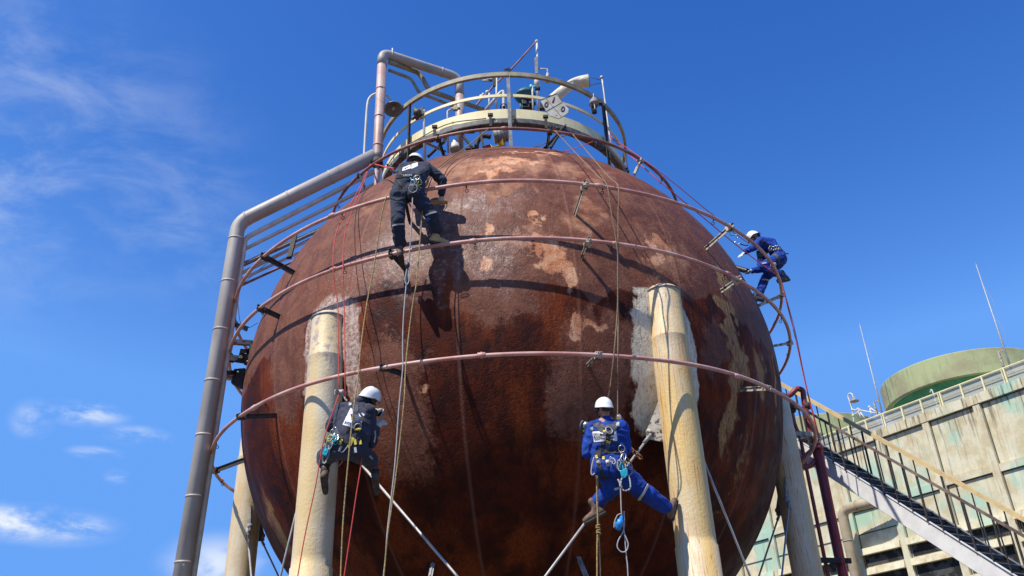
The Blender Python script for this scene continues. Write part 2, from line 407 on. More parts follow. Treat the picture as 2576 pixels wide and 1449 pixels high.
def tank_mat():
    m, nt, b = new_mat('rusted_steel_shell'); q = NB(nt)
    v = q.co(); A = q.attr
    big = q.noise(v, .9, 8, .6); med = q.noise(v, 3.2, 8, .65, .4); fine = q.noise(v, 17, 9, .72); vf = q.noise(v, 55, 6, .75)
    stk = q.noise(q.co((1, 1, .10)), 9, 8, .7)      # runs down the plate
    stk2 = q.noise(q.co((1, 1, .045)), 26, 8, .75)
    base = q.mix(q.mr(med, .34, .66), (.115, .040, .024), (.195, .079, .050))
    base = q.mix(q.math('MULTIPLY', q.mr(fine, .5, .72), .7), base, (.27, .13, .09))
    base = q.mix(q.math('MULTIPLY', q.mr(stk, .45, .75), .6), base, (.085, .034, .020)); base = q.mix(q.math('MULTIPLY', q.mr(big, .50, .62), .55), base, (.20, .062, .030)); base = q.mix(q.math('MULTIPLY', q.mr(vf, .26, .40, 1, 0), .5), base, (.05, .020, .012))
    base = q.mix(q.math('MULTIPLY', q.mr(vf, .62, .8), .45), base, (.33, .21, .17))
    base = q.mix(q.math('MULTIPLY', q.mr(stk2, .52, .70), .35), base, (.10, .036, .020)); base = q.mix(q.math('MULTIPLY', q.mr(stk2, .30, .44, 1, 0), .35), base, (.29, .13, .08))
    # lower wet rust
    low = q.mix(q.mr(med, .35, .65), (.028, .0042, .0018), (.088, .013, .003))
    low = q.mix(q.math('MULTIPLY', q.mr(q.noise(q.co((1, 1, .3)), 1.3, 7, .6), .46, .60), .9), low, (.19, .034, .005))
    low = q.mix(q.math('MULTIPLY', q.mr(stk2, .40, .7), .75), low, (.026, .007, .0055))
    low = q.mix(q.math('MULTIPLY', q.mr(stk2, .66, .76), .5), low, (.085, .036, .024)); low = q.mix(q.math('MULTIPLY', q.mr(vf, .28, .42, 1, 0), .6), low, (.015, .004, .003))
    def edge(a, width=.07, amt=.30, n=None):
        e = q.math('ADD', A(a), q.math('MULTIPLY', q.math('SUBTRACT', n or fine, .5), amt))
        return q.mr(e, .5 - width, .5 + width)
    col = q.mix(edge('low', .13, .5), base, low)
    col = q.mix(edge('brown', .10, .5), col, base)
    # dark maroon primer on the right flank
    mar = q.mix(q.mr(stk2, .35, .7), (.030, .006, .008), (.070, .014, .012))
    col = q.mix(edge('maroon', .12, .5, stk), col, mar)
    # bright scraped orange metal
    ora = q.mix(q.mr(med, .35, .65), (.46, .18, .08), (.66, .38, .23))
    ora = q.mix(q.math('MULTIPLY', q.mr(fine, .5, .66), .6), ora, (.26, .09, .045))
    oe = q.math('ADD', q.math('ADD', A('orange'), q.math('MULTIPLY', q.math('SUBTRACT', stk, .5), .9)), q.math('MULTIPLY', q.math('SUBTRACT', fine, .5), 1.1)); col = q.mix(q.mr(oe, .40, .68), col, ora)
    col = q.mix(q.math('MULTIPLY', edge('haze', .34, 1.0, med), .45), col, ora)
    # ochre streaks
    och = q.mix(q.mr(stk2, .4, .65), (.40, .24, .10), (.20, .075, .028))
    col = q.mix(edge('ochre', .10, 1.15, stk2), col, och)
    # pale primer around the legs, with rusty runs
    pale = q.mix(q.mr(fine, .4, .65), (.74, .66, .50), (.62, .53, .38))
    pale = q.mix(q.math('MULTIPLY', q.mr(stk2, .54, .59), .8), pale, (.36, .27, .15))
    pink = q.mix(q.mr(fine, .42, .6), (.50, .40, .34), (.27, .15, .12))
    pale = q.mix(A('pinkish'), pale, pink)
    pe = q.math('ADD', q.math('ADD', A('pale'), q.math('MULTIPLY', q.math('SUBTRACT', stk2, .5), .6)), q.math('MULTIPLY', q.math('SUBTRACT', fine, .5), .45)); col = q.mix(q.mr(pe, .40, .62), col, pale)
    # pits are tinted darker; grain over everything
    grain = q.noise(v, 120, 4, .7)
    npl = q.math('SUBTRACT', 1.0, q.math('MULTIPLY', q.mr(A('pale'), .35, .55), .85)); col = q.mix(q.math('MULTIPLY', npl, q.math('MULTIPLY', q.mr(grain, .34, .50, 1, 0), .18)), col, (.03, .012, .008))
    # glossy wet-looking flaked zone; its highlight glints are painted in as pale colour
    gloss_glints = q.math('MULTIPLY', A('gloss_glints'), q.mr(fine, .52, .60))
    col = q.mix(q.math('MULTIPLY', gloss_glints, .5), col, (.50, .42, .37))
    # vertical weld seam
    seam = A('seam')
    col = q.mix(q.math('MULTIPLY', seam, .55), col, (.25, .11, .075))
    vo = q.n('ShaderNodeTexVoronoi'); q.L(q.co((1, 1, 1)), vo.inputs['Vector']); vo.inputs['Scale'].default_value = 24; vo.inputs['Randomness'].default_value = 1
    pit = q.mr(vo.outputs['Distance'], 0, .42)
    pitm = q.math('MULTIPLY', q.math('SUBTRACT', 1.0, pit), q.mr(q.noise(v, 5, 3), .42, .66))
    col = q.mix(q.math('MULTIPLY', npl, q.math('MULTIPLY', q.mr(pitm, .45, .9), .42)), col, (.025, .010, .007))
    q.inp(b.inputs['Base Color'], col)
    ro = q.mr(med, .35, .65, .50, .70)
    ro = q.math('SUBTRACT', ro, q.math('MULTIPLY', q.math('MULTIPLY', A('gloss_glints'), q.mr(med, .42, .58)), .26))
    ro = q.math('ADD', ro, q.math('MULTIPLY', edge('low', .13, .4), .06))
    q.inp(b.inputs['Roughness'], ro)
    q.inp(b.inputs['Specular IOR Level'], q.math('ADD', .14, q.math('MULTIPLY', A('gloss_glints'), .42)))
    # pits, brush marks, plate unevenness
    h = q.math('SUBTRACT', q.math('MULTIPLY', q.noise(q.co((1, 1, .75)), 17, 6, .62, .9), 1.0), q.math('MULTIPLY', pitm, .45))
    n1 = q.bump(None, h, .50, .026)
    n2 = q.bump(None, seam, .5, .02, n1)
    n3 = q.bump(None, q.noise(v, 1.6, 2), .35, .05, n2)
    q.bump(b, vf, .18, .006, n3)
    return m

def leg_mat(name, stained):
    m, nt, b = new_mat(name); q = NB(nt); v = q.co()
    base = q.mix(q.mr(q.noise(v, 2.2, 8), .38, .62), (.64, .56, .41), (.56, .47, .30))
    ws = q.mr(q.noise(q.co((1, 1, .10)), 3.0, 4, .5), .44, .64)
    base = q.mix(q.math('MULTIPLY', ws, .9 if stained else .6), base, (.68, .47, .16))
    ln = q.noise(q.co((1, 1, .03)), 21, 2.5, .5, .1); ln2 = q.noise(q.co((1.1, .9, .04)), 37, 2, .5, .1)
    cx = q.n('ShaderNodeCombineXYZ'); sz = q.n('ShaderNodeSeparateXYZ'); q.L(v, sz.inputs[0])
    q.L(q.math('MULTIPLY', q.attr('ang'), 13.0), cx.inputs[0]); q.L(q.math('MULTIPLY', sz.outputs['Z'], .33), cx.inputs[1]); q.L(q.math('MULTIPLY', q.attr('seed'), 1.0), cx.inputs[2])
    ln = q.noise(cx.outputs[0], 2.0, 1.5, .4); ln2 = q.noise(cx.outputs[0], 4.3, 1.5, .4)
    line = q.math('MAXIMUM', q.mr(q.math('ABSOLUTE', q.math('SUBTRACT', ln, .50)), .004, .022, 1, 0), q.math('MULTIPLY', q.mr(q.math('ABSOLUTE', q.math('SUBTRACT', ln2, .52)), .004, .026, 1, 0), .65))
    gate = q.mr(q.noise(q.co((1, 1, .3)), 1.7, 2), .36, .50)
    base = q.mix(q.math('MULTIPLY', q.math('MULTIPLY', line, gate), .95 if stained else .4), base, (.50, .21, .06))
    base = q.mix(q.mr(q.noise(v, 24, 4), .72, .78), base, (.26, .12, .05))
    grey = q.mr(q.noise(v, 7, 8, .7), .5, .62)
    ga = q.math('MULTIPLY', grey, q.attr('top'))
    base = q.mix(ga, base, (.33, .26, .24))
    q.inp(b.inputs['Base Color'], base); b.inputs['Roughness'].default_value = .55
    n = q.bump(None, q.noise(v, 26, 5, .6, .5), .45, .015); q.bump(b, q.noise(v, 90, 3), .2, .004, n)
    return m

def concrete_mat():
    m, nt, b = new_mat('stained_painted_concrete'); q = NB(nt)
    # coordinates along the wall: project on its horizontal direction
    v = q.co(); st = q.noise(q.co((1, 1, .14)), 1.6, 9, .7); st2 = q.noise(q.co((1, 1, .07)), 4.5, 8, .7)
    big = q.noise(v, .33, 6, .55); med = q.noise(v, 1.1, 8, .6)
    c = q.mix(q.mr(med, .38, .62), (.62, .57, .40), (.50, .42, .25))
    c = q.mix(q.mr(big, .51, .63), c, (.36, .52, .39))
    c = q.mix(q.math('MULTIPLY', q.mr(st, .54, .68), .8), c, (.64, .60, .44))
    c = q.mix(q.math('MULTIPLY', q.mr(st2, .54, .68), .55), c, (.24, .17, .10))
    sx = q.n('ShaderNodeSeparateXYZ'); q.L(v, sx.inputs[0])
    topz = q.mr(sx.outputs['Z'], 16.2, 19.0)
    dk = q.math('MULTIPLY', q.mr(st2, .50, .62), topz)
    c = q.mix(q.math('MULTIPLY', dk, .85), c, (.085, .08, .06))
    c = q.mix(q.math('MULTIPLY', q.mr(q.noise(v, 9, 6, .7), .6, .75), .3), c, (.25, .2, .14))
    q.inp(b.inputs['Base Color'], c); b.inputs['Roughness'].default_value = .85
    q.bump(b, q.noise(v, 8, 8, .7), .4, .03)
    return m
def stack_mat(name, c1, c2, c3):
    m, nt, b = new_mat(name); q = NB(nt); v = q.co()
    c = q.mix(q.mr(q.noise(v, .45, 6, .6), .4, .6), c1, c2)
    c = q.mix(q.math('MULTIPLY', q.mr(q.noise(q.co((1, 1, .15)), 2.5, 9, .7), .48, .7), .7), c, c3)
    q.inp(b.inputs['Base Color'], c); b.inputs['Roughness'].default_value = .85
    q.bump(b, q.noise(v, 6, 8, .7), .3, .03); return m
CONC = concrete_mat()
CONCD = mat('grey_damp_concrete', (.32, .30, .22), (.22, .20, .15), .9, scale=1.5, c3=(.12, .10, .08), lo3=.55, hi3=.7, sc3=3)
JOINT = mat('dark_joint', (.05, .055, .05), (.09, .09, .08), .9, scale=3)

# ------------------------------------------------------------------ ground
g = MB(); NG = 40; S = 2000
g.add([(-S, -S, 0), (S, -S, 0), (S, S, 0), (-S, S, 0)], [(0, 1, 2, 3)], False)
gm = mat('concrete_yard', (.11, .095, .075), (.15, .13, .10), .9, scale=.6, c3=(.06, .05, .04), lo3=.55, hi3=.7, sc3=2)
tagit(g.build('ground', gm), 'dark stained concrete yard under the tank', 'ground', kind='structure')

# ------------------------------------------------------------------ the sphere
def build_tank():
    T = thing('spherical_tank', (0, 0, 0), 'huge rust brown spherical steel tank standing on pale cream legs', 'storage tank')
    nu, nv = 720, 360
    th = np.linspace(0, np.pi, nv + 1); ph = np.linspace(0, 2 * np.pi, nu, endpoint=False)
    TH, PH = np.meshgrid(th, ph, indexing='ij')
    N = np.stack([np.sin(TH) * np.cos(PH), np.sin(TH) * np.sin(PH), np.cos(TH)], -1).reshape(-1, 3)
    V = N * RS
    # very slight plate unevenness
    V = V + N * ((fbm(V * .8, 3) - .5) * .035)[:, None]
    V[:, 2] += ZC
    idx = np.arange((nv + 1) * nu).reshape(nv + 1, nu)
    a = idx[:-1]; b = idx[1:]; F = np.stack([a, b, np.roll(b, -1, 1), np.roll(a, -1, 1)], -1).reshape(-1, 4)
    me = bpy.data.meshes.new('shell'); me.from_pydata(V.tolist(), [], F.tolist())
    me.polygons.foreach_set('use_smooth', np.ones(len(F), bool))
    P = N * RS
    def warp(k, s): return np.stack([fbm(P * s + k, 4), fbm(P * s + k + 31, 4), fbm(P * s + k + 67, 4)], -1) - .5
    W1 = warp(3, 1.2); W2 = warp(9, 4.); W3 = warp(21, 11.)
    azr = np.arctan2(P[:, 1], P[:, 0]); DR = fbm(np.stack([azr * 42, P[:, 2] * .5, azr * 0], -1), 4) - .5
    def patch(x, y, rx, ry, w=.5, soft=1.0, lean=0):
        c = sph(x, y) - np.array([0, 0, ZC]); n = c / np.linalg.norm(c)
        e = np.cross((0, 0, 1.), n); e /= np.linalg.norm(e); u_ = np.cross(n, e)
        Q = P + W1 * w * 1.8 + W2 * w * 1.5 + W3 * w * .7 - n * RS
        dx, dy = Q @ e, Q @ u_
        dy = dy + DR * w * 1.3
        dx = dx - lean * dy
        px = FP / ((CAM * 0 + c + np.array([0, 0, ZC]) - CAM) @ fw)
        d = np.sqrt((dx / (rx / px)) ** 2 + (dy / (ry / px)) ** 2)
        d = np.where(P @ n < RS * .3, 9, d)
        return np.clip(1 - (d - 1) * soft * .5 - .5, 0, 1)     # .5 on the outline
    def mx(L): return np.maximum.reduce(L)
    at = {}
    z = P[:, 2]; az = np.degrees(np.arctan2(P[:, 1], P[:, 0]))
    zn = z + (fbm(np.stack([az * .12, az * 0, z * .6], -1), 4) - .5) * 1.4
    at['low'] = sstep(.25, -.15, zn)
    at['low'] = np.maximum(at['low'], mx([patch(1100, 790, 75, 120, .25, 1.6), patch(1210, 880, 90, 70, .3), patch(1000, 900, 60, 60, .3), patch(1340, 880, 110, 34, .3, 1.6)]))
    at['brown'] = mx([patch(990, 1010, 105, 190, .3), patch(720, 900, 80, 160, .3), patch(1480, 960, 110, 130, .3), patch(1560, 860, 160, 90, .3), patch(640, 1000, 30, 200, .2) * 0,
                      patch(1250, 740, 130, 100, .3) * .9, patch(1800, 870, 50, 70, .3)])
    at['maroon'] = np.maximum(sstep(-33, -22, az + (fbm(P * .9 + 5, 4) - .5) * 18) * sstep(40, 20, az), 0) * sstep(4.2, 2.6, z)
    at['orange'] = mx([patch(1405, 665, 42, 34, .3, 1.6), patch(1395, 640, 45, 26, .3), patch(1435, 690, 14, 45, .2), patch(1345, 545, 22, 14, .2), patch(1350, 565, 14, 9, .2),
                       patch(1215, 570, 13, 32, .2), patch(1650, 615, 26, 32, .4), patch(1640, 650, 16, 30, .3), patch(1385, 610, 55, 14, .3), patch(1295, 405, 85, 22, .5), patch(1240, 430, 60, 16, .4),
                       patch(1350, 385, 60, 14, .4), patch(1225, 660, 16, 14, .2), patch(1450, 812, 20, 28, .12), patch(1446, 838, 26, 10, .12), patch(1500, 814, 44, 10, .12) * .94, patch(1210, 600, 10, 10, .2),
                       patch(1085, 972, 16, 10, .2) * .95])
    at['haze'] = mx([patch(1260, 415, 210, 55, .5), patch(1290, 590, 90, 22, .5), patch(1500, 520, 40, 26, .4), patch(1280, 470, 60, 16, .4), patch(1680, 640, 70, 70, .4) * .85, patch(980, 520, 120, 60, .6) * .5,
                     patch(1460, 560, 40, 26, .3), patch(700, 1345, 24, 70, .2)])
    at['ochre'] = mx([patch(1830, 800, 22, 80, .4), patch(1862, 905, 26, 60, .4), patch(1845, 1010, 26, 110, .3), patch(1912, 925, 30, 50, .3), patch(1820, 1090, 12, 60, .2), patch(1950, 960, 10, 90, .2),
                      patch(1780, 1330, 60, 90, .5) * .62, patch(1870, 1150, 40, 180, .4) * .55, patch(700, 1330, 22, 85, .2), patch(1820, 700, 26, 60, .3) * .9, patch(1850, 620, 16, 40, .3) * .8])
    at['pale'] = mx([patch(838, 800, 72, 75, .25, 1.6), patch(880, 850, 34, 110, .16, 1.6), patch(888, 950, 24, 70, .15, 1.6), patch(795, 880, 38, 120, .2, 1.6), patch(780, 960, 24, 60, .2),
                     patch(1672, 735, 62, 28, .3, 1.4), patch(1632, 800, 36, 80, .2, 1.6), patch(1625, 900, 38, 130, .12, 1.8), patch(1622, 1010, 34, 80, .12, 1.8), patch(1712, 800, 30, 80, .2, 1.4), patch(1738, 900, 20, 60, .15, 1.4), patch(1738, 985, 18, 90, .12, 1.5), patch(1652, 720, 34, 20, .3)])
    at['pinkish'] = sstep(0, -1, P[:, 0])
    at['gloss_glints'] = mx([patch(1230, 640, 60, 60, .5, .8), patch(1080, 550, 70, 45, .5, .8), patch(1130, 690, 60, 30, .5, .8), patch(1200, 500, 70, 24, .5), patch(1010, 640, 110, 60, .4, .8)])
    sm = np.zeros(len(P))
    c = sph(1462, 880) - np.array([0, 0, ZC]); a0 = math.degrees(math.atan2(c[1], c[0]))
    for k in range(18):
        d = (az - a0 - k * 20 + 180) % 360 - 180
        sm = np.maximum(sm, .7 * np.exp(-(d / 180 * np.pi * RS * np.sin(TH.ravel()) / .020) ** 2))
    at['seam'] = sm * (np.abs(z) < 4.4)
    for k, val in at.items():
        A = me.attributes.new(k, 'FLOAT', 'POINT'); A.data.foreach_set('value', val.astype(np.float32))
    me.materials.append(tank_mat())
    o = bpy.data.objects.new('shell', me); COL.objects.link(o); attach(o, T)
    # crown ring on top of the shell
    # legs
    LM = leg_mat('rust_streaked_leg_paint', True); LM2 = leg_mat('pale_leg_paint', False)
    for k in range(6):
        a = R(-122.3 + 60 * k); c, s = 5.0 * math.cos(a), 5.0 * math.sin(a)
        zt = 7.74 if k == 1 else 7.62
        mb = MB(); r0 = .262
        prof = [(r0 + .016, -0.0), (r0 + .016, 3.95 if k != 1 else 4.0), (r0 + .004, 3.96 if k != 1 else 4.01)]
        for zz in np.linspace(4.1, 6.9, 15): prof.append((r0, zz))
        prof += [(r0 + .006, 6.93), (r0 + .006, 6.95), (r0 - .006, 6.97), (r0 - .006, zt - .05)]
        for q in np.linspace(0, 90, 7)[1:]: prof.append(((r0 - .006) * math.cos(R(q)), zt - .05 + .13 * math.sin(R(q))))
        mb.lathe((c, s, 0), prof, n=40)
        lo = mb.build('leg', LM if k in (1, 2) else LM2, T)
        lo['label'] = ['pale leg with mottled top left of the worker in navy', 'cream leg with long rust streaks on the right front', 'leg at the right edge partly in shade', 'rear leg hidden behind the tank', 'rear leg hidden behind the tank on the left', 'leg at the left behind the tank edge'][k]
        A = lo.data.attributes.new('top', 'FLOAT', 'POINT')
        zz = np.array([v.co.z for v in lo.data.vertices]); A.data.foreach_set('value', (sstep(6.2, 7.1, zz) * (1. if k == 0 else .25)).astype(np.float32))
        cs = np.array([(v.co.x - c, v.co.y - s) for v in lo.data.vertices])
        for nm_, val in (('ang', (np.degrees(np.arctan2(cs[:, 1], cs[:, 0])) - 60) % 360 / 180), ('seed', np.full(len(zz), k * 3.7))):
            A2 = lo.data.attributes.new(nm_, 'FLOAT', 'POINT'); A2.data.foreach_set('value', val.astype(np.float32))
        wb = MB(); wb.ring((c, s, zt - .04), r0 - .002, .013, n=36, m=6)
        V_ = np.array(wb.v); V_ += (fbm(V_ * 30, 2)[:, None] - .5) * .012; wb.v = [tuple(q) for q in V_]; wb.build('weld_bead', GREYST, lo)
        # base plate and gussets, brace rods
        bp = MB(); bp.box((c, s, .02), (.8, .8, .04)); bp.build('base_plate', BLACKST, T)
    def legpt(k, z, off=0): a = R(-122.3 + 60 * k); return np.array([5 * math.cos(a), 5 * math.sin(a), z])
    for k in range(6):
        j = (k + 1) % 6
        for (p, q_) in ((k, j), (j, k)):
            A_, B_ = legpt(p, 5.70), legpt(q_, .45)
            d = (B_ - A_); h = d.copy(); h[2] = 0; h /= np.linalg.norm(h)
            A_ = A_ + h * .26; d = B_ - A_; d /= np.linalg.norm(d)
            out = np.cross(h, (0, 0, 1.)); off = out * (.035 if p == k else -.035)
            g0 = A_ + np.array([0, 0, .05])
            gs = MB(); gs.ngon([g0 + np.array([0, 0, .30]) - h * .02, g0 - np.array([0, 0, .34]) - h * .02, g0 + d * .34 - np.array([0, 0, .02]), g0 + d * .30 + np.array([0, 0, .08])], .022, out)
            gs.ball(g0 + d * .26, (.055, .05, .055)).build('gusset_plate', PEEL if k == 0 else GREYST, T)
            rd = MB(); S_ = A_ + d * .28 + off; rd.tube([S_, B_ - h * .26 + off], .017, 8)
            rd.build('brace_rod', GALV, T)
            tb = MB(); tb.tube([S_ - d * .05, S_ + d * .12], [.024, .026], 10); tb.build('turnbuckle', GREYST, T)
    return T
TANK = build_tank()

# ------------------------------------------------------------------ spray rings
RG = {'A': (5.38, -1.27), 'B': (5.298, .563), 'C': (5.322, 1.547), 'D': (3.672, 3.887)}
def ringpt(n, x, y, front=True):
    rr, z = RG[n]; best = None
    for t in np.radians(np.arange(0, 360, .25)):
        P = np.array([rr * math.cos(t), rr * math.sin(t), ZC + z])
        if front and P[1] > 1.6: continue
        d = np.linalg.norm(proj(P) - (x, y))
        if best is None or d < best[0]: best = (d, P, t)
    return best[1], best[2]
def build_ring(n, label, matr, brackets, coup, noz, tr=.029, bmat=BLACKST, arc=(0, 360)):
    rr, z = RG[n]; z += ZC
    T = thing('spray_ring_pipe', (0, 0, z), label, 'pipe ring', 'water spray rings around the tank')
    mb = MB()
    if arc[1] - arc[0] >= 360: mb.ring((0, 0, z), rr, tr, n=220, m=12)
    else: mb.ring((0, 0, z), rr, tr, n=220, m=12, a0=arc[0], a1=arc[1])
    # random slight irregularity, as the pipe is bent by hand
    V = np.array(mb.v); ang = np.arctan2(V[:, 1], V[:, 0])
    V[:, 2] += .012 * np.sin(ang * 5 + z) + .006 * np.sin(ang * 11)
    mb.v = [tuple(q) for q in V]
    mb.build('pipe', matr, T)
    for (a, b, w, mt) in brackets:
        P, t = ringpt(n, *a)
        rad = np.array([math.cos(t), math.sin(t), 0])
        E = sph(*b)
        pc = np.linalg.norm(E - P)
        if pc > 1.3: E = P + (E - P) / pc * 1.0
        br = MB(); d = (E - P) / np.linalg.norm(E - P)
        S0 = P - d * .05
        br.bar(S0, E + d * .05, .012, w)
        br.bar(S0 + np.array([0, 0, w / 2]), E + d * .05 + np.array([0, 0, w / 2]), .05, .01)
        br.bar(P - d * .02 + np.array([0, 0, .0]), P + d * .09, .09, .085)
        br.build('bracket', mt, T)
    for p in coup:
        P, t = ringpt(n, *p); tg = np.array([-math.sin(t), math.cos(t), 0])
        c = MB(); c.tube([P - tg * .055, P - tg * .05, P + tg * .05, P + tg * .055], [tr * 1.1, tr * 1.32, tr * 1.32, tr * 1.1], 10)
        c.tube([P - np.array([0, 0, .045]), P + np.array([0, 0, .042])], tr * .6, 8)
        c.build('coupling', matr, T)
    for p in noz:
        P, t = ringpt(n, *p); rad = np.array([math.cos(t), math.sin(t), 0])
        c = MB(); c.tube([P, P - rad * .03 - np.array([0, 0, .05])], .011, 6)
        c.ring(P - rad * .045 - np.array([0, 0, .085]), .024, .006, axis=(.3, 1, .2), n=10, m=5)
        c.build('nozzle', BLACKST, T)
    return T
build_ring('A', 'pink spray ring pipe passing in front of the pale legs, lowest of the rings', PINK,
    [((1507, 888), (1478, 920), .04, PEEL), ((963, 936), (1018, 944), .07, BLACKST), ((603, 1049), (694, 1046), .07, BLACKST), ((530, 1190), (614, 1158), .08, BLACKST), ((1933, 977), (1861, 981), .06, PEEL)],
    [(1211, 898), (1852, 945), (637, 1023), (560, 1207)], [(665, 1013), (553, 1117), (563, 1200), (1578, 891)])
build_ring('B', 'dull pink spray ring pipe under the boots of the dark worker', PINK,
    [((1481, 604), (1464, 650), .05, PEEL), ((1860, 702), (1815, 733), .06, PEEL), ((1985, 863), (1945, 871), .04, PEEL), ((651, 771), (703, 798), .08, BLACKST), ((984, 640), (1018, 677), .08, BLACKST), ((590, 905), (615, 910), .07, BLACKST)],
    [(1190, 609), (1548, 615), (840, 680), (1830, 690)], [(1194, 612), (1542, 615), (868, 678), (1823, 688), (655, 772), (1983, 880), (1960, 800)])
build_ring('C', 'dull pink spray ring pipe that the dark worker leans over', PINK,
    [((1474, 463), (1447, 541), .06, PEEL), ((1838, 573), (1776, 626), .06, PEEL), ((1975, 743), (1910, 768), .06, PEEL), ((659, 641), (738, 687), .09, BLACKST), ((588, 818), (647, 837), .09, BLACKST), ((1019, 500), (1030, 560), .07, BLACKST)],
    [(1505, 466), (837, 546), (1947, 668), (597, 790)], [(1172, 457), (1517, 468), (862, 538), (1797, 548), (668, 636), (1940, 670), (597, 800)])
build_ring('D', 'dull red spray ring pipe just below the top platform', DPIPE,
    [((1101, 341), (1115, 392), .08, BLACKST), ((1383, 327), (1377, 374), .09, BLACKST), ((1612, 402), (1597, 438), .06, PEEL), ((902, 440), (916, 470), .08, BLACKST)],
    [(1665, 450), (1270, 326)], [(1503, 358), (1660, 455), (867, 520), (1000, 372)])
# dark red pipe lying on the crown of the shell
def crown_pipe():
    T = thing('crown_pipe', (0, 0, 12.3), 'dark red pipe curving round the crown of the tank under the platform', 'pipe')
    m = MB(); r_, z_ = 1.85, 12.40
    m.ring((0, 0, z_), r_, .035, n=100, m=10); m.build('pipe', RED, T)
    for a in range(0, 360, 40):
        b = MB(); c = np.array([r_ * math.cos(R(a)), r_ * math.sin(R(a)), z_]); b.bar(c - np.array([0, 0, .14]), c, .05, .05); b.build('support', BLACKST, T)
crown_pipe()

# ------------------------------------------------------------------ platform on the crown
def rect(w, h): return [(-w / 2, -h / 2), (w / 2, -h / 2), (w / 2, h / 2), (-w / 2, h / 2)]
def build_platform():
    T = thing('top_platform', (0, 0, 12.5), 'round maintenance platform with cream toe board and olive handrail on the tank top', 'platform')
    r = 2.70
    m = MB(); m.strip(rect(.06, .095), 2.745, 13.65, 0, 360, 145); m.build('top_rail', OLIVE, T)
    m = MB(); m.strip(rect(.025, .065), 2.715, 13.135, 0, 360, 145); m.build('middle_rail', CREAMP, T)
    m = MB(); m.strip(rect(.012, .25), 2.68, 12.70, 0, 360, 145); m.build('toe_board', CREAMP, T)
    m = MB(); m.strip(rect(.03, .10), 2.71, 12.515, 0, 360, 145); m.strip(rect(.12, .014), 2.66, 12.46, 0, 360, 145); m.build('base_ring', mat('flaked_dark_channel', (.06, .06, .058), (.14, .14, .135), .6, scale=9, c3=(.42, .42, .40), lo3=.58, hi3=.64, sc3=7), T)
    m = MB(); m.tube([( (2.72) * math.cos(R(a)), 2.72 * math.sin(R(a)), 12.62 + .03 * math.sin(a * .21)) for a in range(-150, -95, 3)], .012, 6); m.build('conduit', OLIVE, T)
    # floor grating round the back
    for i, (tx, bx, mt, w) in enumerate((((1277, 186), (1283, 365), GREYST, .06), ((1033, 262), (1028, 400), BLACKST, .055), ((1516, 262), (1532, 412), BLACKST, .085))):
        best = min((np.linalg.norm(proj((2.75 * math.cos(R(a)), 2.75 * math.sin(R(a)), 13.65)) - np.array(tx)), a) for a in np.arange(180, 360, .5))
        a = R(best[1]); c = np.array([2.75 * math.cos(a), 2.75 * math.sin(a), 0])
        tg = np.array([-math.sin(a), math.cos(a), 0]); rd = np.array([math.cos(a), math.sin(a), 0])
        zb = ZC + math.sqrt(max(25 - 2.78 ** 2, 0)) - .05
        p = MB(); p.bar(c + (0, 0, zb), c + (0, 0, 13.66), w, .012, rd); p.bar(c + tg * w / 2 + (0, 0, zb), c + tg * w / 2 + (0, 0, 13.66), .012, .05, rd)
        p.build('post', mt, T)
    for a in (60, 100, 150, 20, -5, 185):
        c = np.array([2.75 * math.cos(R(a)), 2.75 * math.sin(R(a)), 0]); rd = np.array([math.cos(R(a)), math.sin(R(a)), 0])
        p = MB(); p.bar(c + (0, 0, 11.75), c + (0, 0, 13.66), .06, .012, rd); p.build('post', BLACKST, T)
    # radial struts from the shell up to the base ring
    for (a, b) in ((KT(1870, 800), KT(1690, 992)), (KT(1850, 812), KT(1740, 990)), (KT(1130, 775), KT(1180, 985)), (KT(1000, 880), KT(1085, 985)), (KT(690, 940), KT(860, 1020)), (KT(850, 930), KT(712, 1060)), (KT(2180, 930), KT(2400, 1190)), (KT(370, 1130), KT(440, 1200)), (KU(1130, 740), KU(1200, 740))):
        P = aty(a[0], a[1], -2.45 if a[0] > 980 and a[0] < 1500 else -1.9); Q = sph(*b)
        if np.linalg.norm(P - Q) > 2: Q = P + (Q - P) / np.linalg.norm(P - Q) * 1.2
        p = MB(); p.bar(P, Q, .012, .06); p.bar(P + (0, 0, .03), Q + (0, 0, .03), .05, .01); p.build('strut', BLACKST, T)
    # hanger clips under the base ring
    for x in (KT(770, 860), KT(1240, 760), KT(1705, 775)):
        P = aty(x[0], x[1], -2.74); p = MB(); p.box(P, (.055, .03, .26)); p.box(P + (0, .0, .15), (.10, .06, .05)); p.build('hanger_clip', BLACKST, T)
    p = MB(); P = aty(*KT(1012, 815), -2.35); p.box(P, (.42, .35, .03)); p.build('floor_plate', BLACKST, T)
    return T
build_platform()

def pipe_thing(name, label, cat, pts, r, mtl, rad=.25, bands=(), group=None, n=16, part='pipe', bm_=None):
    P = fillet(pts, rad)
    T = thing(name, pts[-1], label, cat, group)
    m = MB(); m.tube(P, r, n); m.build(part, mtl, T)
    for (a, b, t) in bands:
        a = np.array(a); b = np.array(b); c = a + (b - a) * t; d = (b - a) / np.linalg.norm(b - a)
        q = MB(); q.tube([c - d * .018, c - d * .016, c + d * .016, c + d * .018], [r, r + .008, r + .008, r], n); q.build('band', bm_ or mtl, T)
    return T

